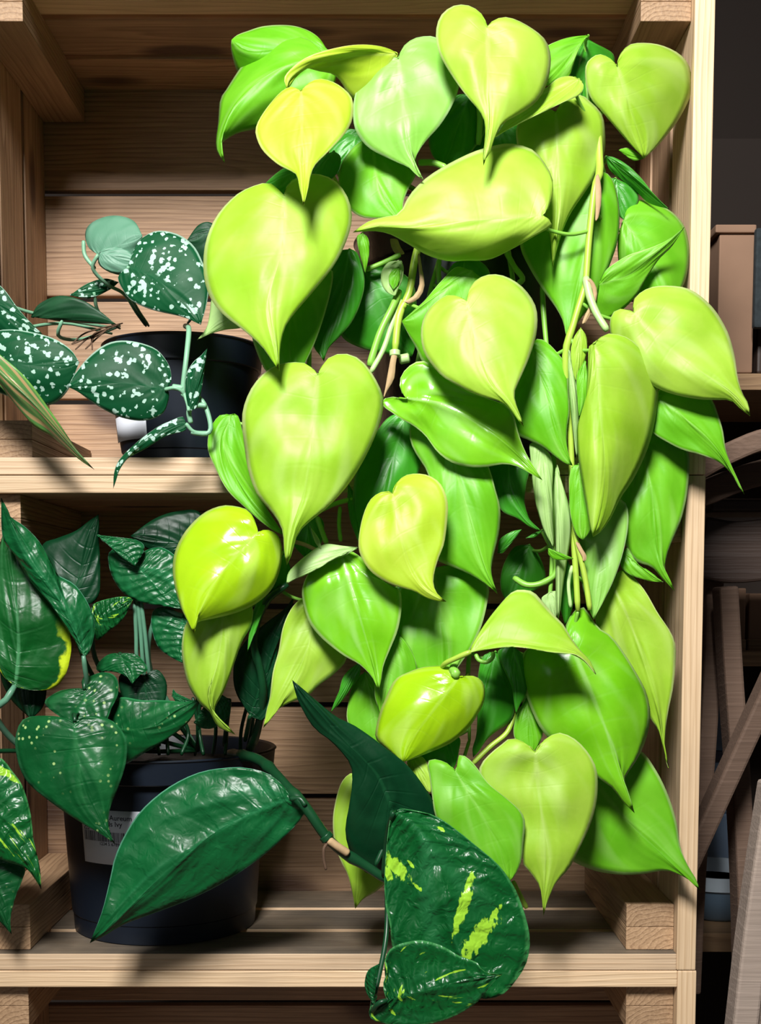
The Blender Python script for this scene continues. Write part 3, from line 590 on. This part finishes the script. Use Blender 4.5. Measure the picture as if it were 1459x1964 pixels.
LL('p', -5.2, -5.6, '1091,672', '1089,700 1091,750 1096,810 1102,860', '1106,880', '1100,710 1108,760 1110,820 1108,860', pet=False)
LL('g', -6, -6.2, '1122,690', '1106,720 1107,770', '1110,802', '1127,720 1127,765 1118,787', pet=False)
LL('g', -2.6, -4, '1135,345', '1110,370 1060,400 1010,430 997,470 1014,512 1041,556 1066,591 1079,616 1084,638', '1088,652', '1153,328 1173,342 1184,375 1188,416 1184,463 1170,506 1153,545 1140,580 1121,602 1102,627', '1125,450 1105,560', rip=.015, cup=.3)
LL('d', -.8, -1.5, '1162,300', '1168,325 1190,345 1219,368 1245,390', '1282,401', '1175,301 1200,314 1228,340 1252,370', roll=-.3)
LL('d', -.4, -.6, '1180,342', '1168,345 1172,380 1185,412', '1200,424', '1218,362 1224,385 1210,412')
LL('g', -1.2, -2, '1196,424', '1203,397 1219,384 1239,384 1260,391 1288,406 1310,430 1319,457 1322,490 1318,523 1310,548 1295,575', '1270,592', '1186,450 1184,480 1190,520 1215,560 1245,585', '1235,480 1270,550', cup=.5)
LL('g', -3, -4, '1150,545', '1155,530 1167,513 1203,490 1233,480 1260,470 1285,457', '1312,436', '1140,570 1142,594 1159,613 1180,604 1203,586 1222,564 1238,536 1263,498 1288,473', '1210,525 1270,480', roll=.2)
LL('p', -4, -4.2, '1055,1135', '1038,1148 1050,1168', '1066,1186', '1068,1135 1069,1160', pet=False)
LL('d', -3, -3.2, '1088,1075', '1078,1110 1074,1160', '1083,1199', '1098,1100 1100,1150 1092,1185', pet=False)
LL('d', -2, -2.4, '955,1060', '958,1035 980,1020', '1001,1015', '965,1060 985,1036', pet=False)
LL('d', -2.4, -2.6, '1008,1032', '1025,1022', '1043,1016', '1026,1030', pet=False, rip=0)
LL('d', 3.5, 3.2, '1015,1045', '985,1050 963,1090 960,1130', '975,1160', '1032,1062 1046,1100 1040,1122 1010,1142')
LL('d', 0, -.6, '900,180', '870,185 840,220 822,265 830,300', '852,318', '920,200 930,250 905,290 880,312')
LL('d', 1, .6, '965,235', '930,240 905,270 912,305', '950,335', '1000,240 1012,270 990,312')
LL('d', .6, .3, '770,1120', '740,1150 745,1210', '790,1260', '800,1140 810,1200', pet=True)
LL('d', -1.5, -2, '1090,1400', '1060,1420 1050,1460', '1080,1500', '1120,1420 1125,1460')
LL('d', -1, -1.5, '590,980', '560,990 560,1040', '590,1075', '620,1000 615,1045')
# visible stems between the leaves
def stem(pix, r, mat, r1=None, name='stem'): return tube(name, PP(*pix), r, M[mat], lime, r1, bump=.1)
stem([(766, 558, -.022), (752, 590, -.03), (728, 640, -.034), (708, 702, -.036)], .0030, 'stemg')
stem([(768, 575, -.022), (752, 620, -.028), (735, 670, -.034), (711, 714, -.038)], .0023, 'stemp')
stem([(1123, 532, -.047), (1130, 566, -.052), (1143, 600, -.056), (1164, 634, -.06)], .0034, 'stemp', .0028)
stem([(1096, 985, -.044), (1106, 1040, -.047), (1122, 1110, -.05), (1131, 1170, -.052)], .0024, 'stemy')
stem([(985, 1108, -.012), (1010, 1122, -.018), (1040, 1118, -.02), (1066, 1098, -.022), (1062, 1060, -.02), (1040, 1015, -.015)], .0027, 'stemg')
stem([(598, 988, -.02), (640, 967, -.022), (684, 955, -.024)], .0021, 'stemg')
stem([(608, 992, -.022), (616, 1015, -.024), (626, 1042, -.03)], .0023, 'stemg')
stem([(652, 972, -.02), (650, 1005, -.022), (653, 1038, -.026)], .0018, 'stemg')
stem([(560, 1038, -.03), (585, 1045, -.032), (612, 1058, -.036)], .0018, 'husk', name='dry_stem')
stem([(917, 178, -.01), (920, 230, -.006), (917, 278, -.002)], .0026, 'stemg')
stem([(802, 312, -.03), (830, 312, -.03), (856, 322, -.034)], .0026, 'stemg')
stem([(968, 478, .0), (985, 510, -.008), (1002, 534, -.012), (992, 545, -.014)], .0025, 'stemg')
stem([(842, 498, -.004), (841, 520, -.004), (843, 548, -.004)], .0022, 'stemg')
stem([(700, 518, -.004), (730, 506, -.006), (768, 488, -.01)], .0022, 'stemg')
stem([(987, 1368, -.025), (972, 1405, -.03), (940, 1432, -.034), (905, 1466, -.036)], .0022, 'stemy')
stem([(983, 1690, -.03), (996, 1715, -.03), (1010, 1742, -.032)], .0022, 'stemy')
stem([(870, 1297, -.083), (874, 1290, -.084), (868, 1283, -.08), (880, 1262, -.07)], .0042, 'stemg', .002)
stem([(903, 1250, -.092), (875, 1262, -.088), (850, 1276, -.08), (845, 1300, -.05)], .0024, 'stemy', .0018)
stem([(912, 1255, -.05), (918, 1266, -.052), (932, 1270, -.053), (944, 1262, -.054), (946, 1250, -.054)], .0018, 'stemg', name='tendril')
stem([(1097, 1085, -.043), (1090, 1120, -.044), (1094, 1165, -.045)], .0016, 'stemp', name='tendril')
# papery sheaths and the pale curled new leaf
def husk(pix, wds, name='dry_sheath', mat='husk'):
    c = PP(*pix); vs = []; fs = []
    for i, p in enumerate(c):
        wd = wds[i]*.00047
        for k in range(5):
            a = (k-2)/2; vs.append(p+Vector((a*wd, abs(a)*wd*.5+random.uniform(-.0006, .0006), random.uniform(-.0012, .0012))))
    for i in range(len(c)-1):
        for k in range(4): fs.append((i*5+k, i*5+k+1, i*5+k+6, i*5+k+5))
    o = mesh(name, vs, fs, M[mat], lime, True)
    m = o.modifiers.new('t', 'SOLIDIFY'); m.thickness = .0005
    m = o.modifiers.new('s', 'SUBSURF'); m.levels = m.render_levels = 1
husk([(803, 486, -.03), (806, 520, -.032), (812, 545, -.033), (800, 572, -.034), (776, 582, -.034)], [2, 3, 5, 5, 8])
husk([(757, 676, -.034), (752, 700, -.036), (750, 725, -.036), (742, 745, -.036), (736, 764, -.036)], [6, 5, 8, 3, 1])
husk([(1145, 335, -.046), (1148, 360, -.047), (1148, 395, -.048), (1143, 425, -.048)], [3, 6, 5, 2])
husk([(1128, 535, -.052), (1142, 552, -.052), (1142, 575, -.05), (1128, 600, -.05), (1118, 622, -.048)], [4, 4, 3, 5, 3])
husk([(1106, 1040, -.05), (1114, 1055, -.052), (1122, 1068, -.052), (1120, 1076, -.052)], [3, 4, 4, 3])
husk([(755, 455, .0), (758, 475, -.006), (768, 488, -.008)], [8, 9, 10])
LL('p', -3.4, -3.6, '768,500', '745,503 732,520 731,542 741,560', '758,568', '774,512 772,535 765,552', pet=False, name='new_leaf', rip=.08)
LL('g', -3.7, -3.8, '764,512', '750,520 745,538', '754,556', '768,525 764,545', pet=False, name='new_leaf', rip=.05)
tube('node', PP((757, 672, -.03), (757, 684, -.031)), .0048, M['stemp'], lime)
tube('node', PP((766, 690, -.022), (785, 686, -.024)), .0042, M['stemp'], lime)
# ================================================================ silver-spotted plant
sat = empty('potted_satin_plant', (P(352, 700, .095).x, .095, ZS))
tag(sat, 'small plant with silver-spotted dark leaves in a smooth black pot, upper crate left', 'potted plant')
scx = sat.location.x
k_ = (P(500, 640, .095)-P(192, 640, .095)).x/2
pot(sat, scx, .095, ZS, P(350, 634, .095-k_).z-ZS, k_*.76, k_*.93, k_-.003, .024, M['potb'])
# price sticker on the satin plant's pot
def on_cyl(name, mat, cx, cy, rad, a0, a1, za, zb, parent, slope=0.0, n=14, rows=2):
    vs = []; fs = []
    for j in range(rows):
        for i in range(n+1):
            a = a0+(a1-a0)*i/n; z = za+(zb-za)*j/(rows-1); r = rad+slope*(z-za)
            vs.append((cx+r*math.sin(a), cy-r*math.cos(a), z))
    for j in range(rows-1):
        for i in range(n): fs.append((j*(n+1)+i, j*(n+1)+i+1, (j+1)*(n+1)+i+1, (j+1)*(n+1)+i))
    o = mesh(name, vs, fs, mat, parent, True)
    m = o.modifiers.new('t', 'SOLIDIFY'); m.thickness = .0002; m.offset = 1
    return o
zt_, zb_ = P(270, 790, .03).z, P(270, 838, .03).z
on_cyl('sticker', M['label'], scx, .095, k_*.76+.0042, -1.30, -.42, zb_, zt_, sat, slope=.10)
def SL(mat, Y0, Y1, notch, A, tip, B, mids='', petp=None, **k):
    lf = leaf(sat, M[mat], Y0/100, Y1/100, notch, A, tip, B, mids, **k)
    if petp: petiole(lf, PP(*petp), .0017, M['stems'], .0014)
    del lf['_n']; return lf
SL('su', -1, -2, '188,488', '170,475 163,450 172,430 200,416 230,414 258,425', '273,452', '190,508 212,523 240,527 260,508 271,478', petp=[(188, 488, -.0095), (178, 515, -.004), (205, 545, .01), (238, 564, .03), (262, 600, .05), (280, 625, .07)], cup=.5)
SL('su', -1.6, -1.8, '190,486', '200,476 225,474 245,480', '262,500', '192,508 212,521 240,522', name='leaf')
SL('st', -2.5, -4, '246,512', '232,522 226,535 235,555 250,575 290,594 350,608', '385,623', '255,485 268,460 300,443 340,449 370,470 387,500 400,540 397,580', '300,535 350,580', petp=[(246, 512, -.024), (240, 545, .0), (262, 590, .04), (285, 625, .07)], rip=.015)
SL('st', -5, -5.5, '316,747', '328,735 327,710 318,690 295,667 250,654 210,657 175,680 145,715', '130,742', '324,752 322,772 310,795 275,807 230,800 185,777 150,752', '230,735', petp=[(316, 747, -.05), (335, 744, -.052), (350, 752, -.05), (356, 768, -.046)], rip=.012, cup=.25)
SL('st', -3, -4, '-30,690', '-10,640 15,632 50,635 100,648 135,670', '152,695', '-20,740 30,765 90,778 128,752', '60,700', petp=[(-30, 690, -.03), (20, 640, 0), (120, 620, .05), (215, 640, .08)], rip=.015)
SL('sd', -1, -2, '60,608', '75,583 115,567 160,577 192,597', '222,622', '90,612 125,618 185,621', petp=[(120, 612, -.012), (113, 645, .0), (160, 650, .04), (230, 625, .08)], roll=.3)
SL('st', 1, 1.4, '135,566', '165,545 200,534', '228,541', '170,573 210,556', petp=[(180, 560, .012), (190, 600, .03), (230, 630, .07)])
SL('sd', 0, 0, '420,440', '402,426 380,432', '358,461', '410,500 390,520 368,482', petp=[(420, 440, 0), (400, 560, .03), (360, 620, .07)])
SL('st', -2, -3, '-40,560', '-20,540 5,552 35,592 60,620', '82,641', '-40,600 -10,630 40,646', petp=[(-40, 560, -.02), (60, 600, .02), (220, 630, .08)])
SL('st', -6, -6.2, '362,788', '356,755 357,720 370,695 385,682', '398,667', '376,782 386,750 392,710', petp=[(362, 788, -.06), (360, 776, -.055), (352, 752, -.048)])
SL('st', -6, -7.5, '356,812', '350,799 325,808 300,820 260,850 230,880 219,905', '217,937', '355,826 320,836 280,860 245,880 226,906', '300,828 240,880', petp=[(356, 812, -.06), (372, 828, -.058), (400, 830, -.054)], rip=.01)
st_ = lambda pix, r, r1=None: tube('stem', PP(*pix), r, M['stems'], sat, r1)
st_([(355, 625, .0), (362, 632, -.03), (358, 680, -.046), (351, 742, -.048), (354, 760, -.048), (380, 762, -.05), (396, 785, -.052), (404, 820, -.054), (395, 832, -.055), (366, 829, -.058)], .0024, .0020)
st_([(352, 745, -.048), (330, 742, -.049)], .0026)
st_([(366, 812, -.052), (362, 790, -.053), (372, 778, -.054), (396, 778, -.055)], .0022)
st_([(160, 462, .0), (163, 490, .0), (182, 515, -.002)], .0018)
for i in range(7):
    a = random.uniform(-1.4, 0); tube('root', PP((205+i*5, 632-i*2, .02+i*.004), (185-i*3, 640+random.uniform(-6, 10), .01), (168-i*5+random.uniform(-8, 20), 655+random.uniform(-8, 18), .0)), .0007, M['root'], sat)
# ================================================================ striped leaf hanging in from the left
strp = empty('striped_houseplant', (P(-120, 560, -.06).x, -.06, ZS))
tag(strp, 'narrow pink-and-green striped leaf hanging in at the left edge above the crate shelf', 'plant')
lf = leaf(strp, M['tr'], -.062, -.07, '-70,640', '-20,662 0,680 50,725 100,792 150,866', '181,901', '-60,690 0,742 60,812 100,838 150,880', '0,712 60,768 120,835', fold=.3, cup=0)
tube('stem', PP((-70, 640, -.062), (-110, 600, -.05), (-150, 620, .01), (-170, 900, .02)), .003, M['stemd'], strp)
# ================================================================ ivy in the middle crate
ivy = empty('potted_ivy', (P(318, 1760, .113).x, .113, z1))
tag(ivy, 'dark-green marbled ivy with glossy leaves in a black pot with a white barcode label', 'potted plant')
icx = ivy.location.x; icy = .1135
H3 = P(318, 1432, icy).z-z1
rb3, rt3, rr3 = .0905, .1005, .109
pot(ivy, icx, icy, z1, H3, rb3, rt3, rr3, .024, M['potb'], foot=.018)
# label
def az(u, v, rad):
    best = min((abs((Vector((icx+rad*math.sin(a/400), icy-rad*math.cos(a/400), 0))-P(u, v, icy-rad*math.cos(a/400))).x), a/400) for a in range(-600, 600))
    return best[1]
rl = .0978
Yl = icy-rl*math.cos(.5)
a0 = az(160, 1600, rl); a1 = a0+.82
zt_, zb_ = P(200, 1552, Yl).z, P(200, 1657, Yl).z
slope = (rt3-rb3)/(H3-.024-.018)
lab = on_cyl('barcode_label', M['label'], icx, icy, rb3+slope*(zb_-z1-.018)+.0014, a0, a1, zb_, zt_, ivy, slope=slope, rows=4, n=24)
def rz(z): return rb3+slope*(z-z1-.018)+.0017
def bar(a, b, za, zb__, bms):
    vs, fs = bms; i0 = len(vs)
    for (aa, zz) in ((a, za), (b, za), (b, zb__), (a, zb__)):
        vs.append((icx+rz(zz)*math.sin(aa), icy-rz(zz)*math.cos(aa), zz))
    fs.append((i0, i0+1, i0+2, i0+3))
Hl = zt_-zb_
B_ = ([], []); a = a0+.03; rb_ = random.Random(3)
while a < a1-.05:
    wd = rb_.choice([.003, .004, .007, .010]); bar(a, a+wd, zt_-Hl*.58, zt_-Hl*.40, B_); a += wd+rb_.choice([.0035, .005, .008])
mesh('barcode', B_[0], B_[1], M['ink'], lab)
def text(s, ang, z, size, nm='lettering'):
    cu = bpy.data.curves.new('t', 'FONT'); cu.body = s; cu.size = size; cu.extrude = 0; cu.offset = size*.012; cu.resolution_u = 3
    to = bpy.data.objects.new('t', cu); COL.objects.link(to)
    bpy.context.view_layer.update()
    me = bpy.data.meshes.new_from_object(to.evaluated_get(bpy.context.evaluated_depsgraph_get()))
    bpy.data.objects.remove(to)
    for v in me.vertices:
        zz = z+v.co.y; aa = ang+v.co.x/rl
        v.co = (icx+rz(zz)*math.sin(aa), icy-rz(zz)*math.cos(aa), zz)
    o = link(nm, me, M['ink'], lab); return o
ax0 = az(209, 1566, rl)
text('Aureum', ax0+.015, zt_-Hl*.175, .0068)
text('Epipremnum', ax0-.46, zt_-Hl*.175, .0068)
text('Devils Ivy', ax0-.125, zt_-Hl*.29, .0068)
text('£22', a0+.03, zt_-Hl*.385, .0048)
text('1234 5 6789 0', a0+.22, zt_-Hl*.65, .0044)
def QL(mat, Y0, Y1, notch, A, tip, B, mids='', petp=None, pm='stemd', pr=.0022, **k):
    k.setdefault('rip', .02)
    lf = leaf(ivy, M[mat], Y0/100, Y1/100, notch, A, tip, B, mids, thick=.0008, **k)
    if petp: petiole(lf, PP(*petp), pr, M[pm], pr)
    del lf['_n']; return lf
S0 = (380, 1440, .09)
QL('qp', -9.5, -9, '557,1532', '550,1515 520,1487 480,1474 440,1472 380,1482 320,1512 270,1555 240,1600 220,1645 210,1690 195,1750', '172,1809', '570,1528 583,1537 587,1552 565,1585 500,1645 425,1695 360,1727 300,1750 240,1772 200,1795', '480,1560 400,1605 300,1690 220,1770', petp=[(557, 1532, -.095), (575, 1532, -.098), (586, 1545, -.1)], fold=.25, cup=.0, rip=.02)
QL('q', -4.5, -6, '143,1383', '110,1374 69,1373 44,1380 32,1402 29,1432 38,1473 55,1503 90,1533 129,1561 164,1583 197,1602', '222,1620', '165,1374 192,1374 219,1385 239,1410 244,1437 239,1473 225,1514 214,1542 208,1569 212,1599', '148,1440 165,1520 195,1580', petp=[(143, 1383, -.045), (150, 1370, -.03), (230, 1400, .03), S0], cup=.3)
QL('q', -2.5, -4, '162,1322', '148,1320 115,1325 86,1344 96,1361 118,1377 140,1400', '168,1425', '163,1308 170,1299 192,1290 214,1292 226,1306 226,1333 214,1358 200,1390', '165,1370', petp=[(162, 1322, -.025), (165, 1300, -.01), (210, 1320, .03), S0])
QL('q', -1.5, -2.8, '212,1400', '205,1370 211,1350 233,1337 274,1343 315,1343 356,1346', '385,1340', '208,1440 225,1463 241,1466 274,1446 315,1421 356,1391 376,1363', '290,1395 345,1362', petp=[(212, 1400, -.015), (200, 1420, .0), (280, 1440, .05), S0], cup=.3)
QL('qy', -2.5, -2, '28,1316', '5,1295 -15,1250 -25,1190 -20,1120 -5,1060', '10,1010', '60,1324 101,1321 123,1299 133,1269 136,1228 118,1170 85,1110 45,1050', '35,1240 28,1130', petp=[(28, 1316, -.025), (12, 1342, -.03), (-10, 1372, -.02), (60, 1440, .02), (220, 1450, .06)], pm='stemb', pr=.003, rip=.03)
QL('qp', -3.5, -5, '162,1258', '156,1256 145,1231 121,1195 93,1154 55,1110 27,1063 5,1030', '2,955', '170,1255 181,1217 180,1187 167,1154 143,1121 110,1102 101,1083 77,1041 49,1011 16,987', '125,1170 60,1070', petp=[(160, 1258, -.035), (166, 1300, -.025), (180, 1360, .01), (260, 1430, .07)], pm='stemb')
QL('qm', 0, -.5, '178,1192', '178,1160 219,1146 245,1145', '255,1150', '184,1228 208,1211 236,1187', petp=[(178, 1192, 0), (190, 1280, .03), (300, 1430, .08)])
QL('qp', 0, -.5, '258,1078', '230,1052 209,1060 209,1085 218,1112 236,1137 258,1151 288,1159 320,1164', '352,1169', '275,1058 310,1050 345,1075 365,1115 364,1150', '290,1115', petp=[(258, 1078, .002), (262, 1150, .01), (268, 1220, .02), (290, 1290, .04), S0], pm='stemb')
QL('qp', -.9, -1.2, '186,1026', '225,1030 263,1036 277,1052', '259,1086', '205,1044 235,1071')
QL('qd', 2, 2.5, '130,1170', '90,1120 85,1080 82,1044 110,1032 145,1018 172,998', '189,986', '185,1150 192,1090 190,1040 190,1010', petp=[(130, 1170, .02), (180, 1300, .05), (300, 1440, .09)])
QL('qd', 1.5, 1, '392,1050', '385,985 343,980 296,995', '250,1028', '360,1070 300,1060 270,1045', petp=[(392, 1050, .015), (380, 1250, .05), S0])
QL('qp', 1, .6, '350,1180', '320,1165 295,1170 290,1200 302,1239 324,1258', '350,1272', '380,1190 385,1230 370,1260', petp=[(350, 1180, .01), (300, 1180, .02), (290, 1290, .04), S0], pm='stemb')
QL('q', -.5, -1.5, '230,1253', '208,1255 188,1272 187,1287 215,1288 240,1296', '254,1312', '258,1254 275,1268 283,1285 268,1295', petp=[(230, 1253, -.005), (240, 1300, .02), (300, 1420, .07)])
QL('qd', .2, -.2, '275,1297', '250,1288 228,1298 235,1340 260,1372', '290,1392', '300,1284 318,1305 319,1335 308,1365', petp=[(275, 1297, .0), (300, 1330, .03), S0])
QL('qm', -5, -6, '-60,1500', '-40,1455 0,1453 25,1481 41,1503 53,1536 60,1569 64,1610 69,1630 77,1668', '79,1706', '-70,1560 -50,1620 -20,1643 0,1648 16,1654 49,1665 66,1685', '0,1580 50,1645', petp=[(-60, 1500, -.05), (-50, 1450, -.03), (50, 1440, .02), (220, 1450, .06)])
QL('q', -3.5, -4.5, '-30,1660', '10,1640 47,1662 42,1690 30,1720 20,1762', '22,1792', '-45,1700 -25,1740 0,1768')
QL('qd', -9.5, -11.5, '752,1556', '790,1582 825,1588 836,1566 833,1541 819,1517 797,1486 775,1462 743,1437 710,1412 677,1390 644,1374 600,1338 582,1322', '560,1304', '748,1600 743,1645 732,1676 707,1677 682,1654 667,1623 662,1588 669,1547 675,1503 673,1470 655,1443 630,1418 600,1394 572,1345', '740,1520 715,1475 640,1400', petp=[(752, 1556, -.095), (745, 1600, -.08), (720, 1660, -.085)], cup=.3, label='long twisted nearly black-green leaf')
QL('qs', -13, -15, '754,1558', '749,1571 743,1615 738,1670 737,1701 740,1742 748,1775 751,1811 765,1850 800,1885 860,1908', '932,1916', '770,1551 806,1558 836,1566 874,1591 915,1624 956,1659 984,1698 1000,1735 1012,1775 1016,1810 1010,1845 996,1871 972,1901 950,1913', '788,1575 815,1613 843,1687 870,1800', petp=[(754, 1558, -.13), (742, 1600, -.11), (735, 1680, -.09)], fold=.3, cup=-.12, rip=.015, label='broad glossy leaf with bright green streaks')
QL('qm', -16.5, -17.5, '742,1918', '736,1885 745,1860 739,1841 750,1819 777,1808 810,1804 848,1815 881,1834 914,1846 924,1860 940,1867', '963,1869', '733,1924 712,1930 707,1944 722,1960 782,1967 832,1962 873,1948 914,1923 936,1896 952,1878', '850,1890 920,1876', petp=[(742, 1918, -.165), (725, 1924, -.165), (714, 1930, -.15), (740, 1800, -.11), (742, 1690, -.09)], rip=.03, fold=.35, cup=-.2)
QL('q', -16, -16.3, '716,1926', '703,1905 699,1885 706,1861', '727,1848', '723,1912 714,1892 714,1868', fold=.4)
QL('qd', -1, -1.5, '480,1372', '455,1335 447,1300 452,1260 475,1225 512,1193 545,1168', '566,1140', '505,1382 520,1340 528,1280 538,1220 553,1185', petp=[(480, 1372, -.01), (470, 1420, .05)])
QL('qp', .5, 0, '440,1342', '420,1332 395,1350', '371,1386', '440,1372 410,1396 385,1396', petp=[(440, 1342, .005), (430, 1430, .06)])
QL('qp', 1.5, 1, '330,1335', '332,1322 340,1330', '372,1345', '340,1350 355,1352')
QL('qd', .5, 0, '45,1200', '10,1230 0,1290 20,1340', '60,1380', '80,1230 90,1290 85,1350')
iv = lambda pix, r, m, r1=None, bump=.15: tube('vine', PP(*pix), r, M[m], ivy, r1, bump)
iv([(480, 1436, .06), (492, 1405, .02), (504, 1340, -.01), (500, 1290, -.02), (488, 1245, -.025), (490, 1205, -.03), (512, 1152, -.04), (552, 1120, -.04)], .0042, 'stemd', .0030)
iv([(440, 1445, .08), (500, 1460, .0), (560, 1520, -.085), (586, 1548, -.095), (625, 1604, -.095), (660, 1636, -.092), (700, 1660, -.088), (745, 1690, -.086)], .0052, 'stemd', .0040, bump=.25)
tube('node', PP((630, 1611, -.0985), (648, 1624, -.0985), (668, 1637, -.0965)), .0034, M['husk'], ivy)
tube('node', PP((622, 1601, -.095), (630, 1610, -.095)), .0058, M['stemd'], ivy)
tube('aerial_root', PP((628, 1616, -.097), (621, 1628, -.1), (621, 1648, -.1), (625, 1668, -.099)), .0013, M['root'], ivy)
for q in range(9):
    x = 300+q*22+random.uniform(-8, 8)
    tube('stalk', PP((x, 1448, .06+random.uniform(-.02, .05)), (x+random.uniform(-14, 14), 1400, .06), (x+random.uniform(-30, 30), 1350+random.uniform(-20, 20), .05)), .0018, M['stemd'], ivy)
for (x0, x1) in ((258, 264), (270, 286), (264, 276)):
    tube('stalk', PP((x0, 1150, .01), ((x0+x1)/2, 1215, .012), (x1, 1290, .02), (x1+20, 1430, .06)), .0019, M['stemb'], ivy)

t, zb5, hh = lathe_later
bx = t.location.x; by = t.location.y
lathe('basin_body', [(.035, zb5), (.05, zb5+hh*.15), (.062, zb5+hh*.5), (.066, zb5+hh*.72), (.064, zb5+hh*.72), (.048, zb5+hh*.2), (.01, zb5+hh*.12)], bx, by, M['basin'], t)
lathe('rim', [(.066, zb5+hh*.72), (.070, zb5+hh*.74), (.070, zb5+hh), (.067, zb5+hh), (.064, zb5+hh*.72)], bx, by, M['white'], t)
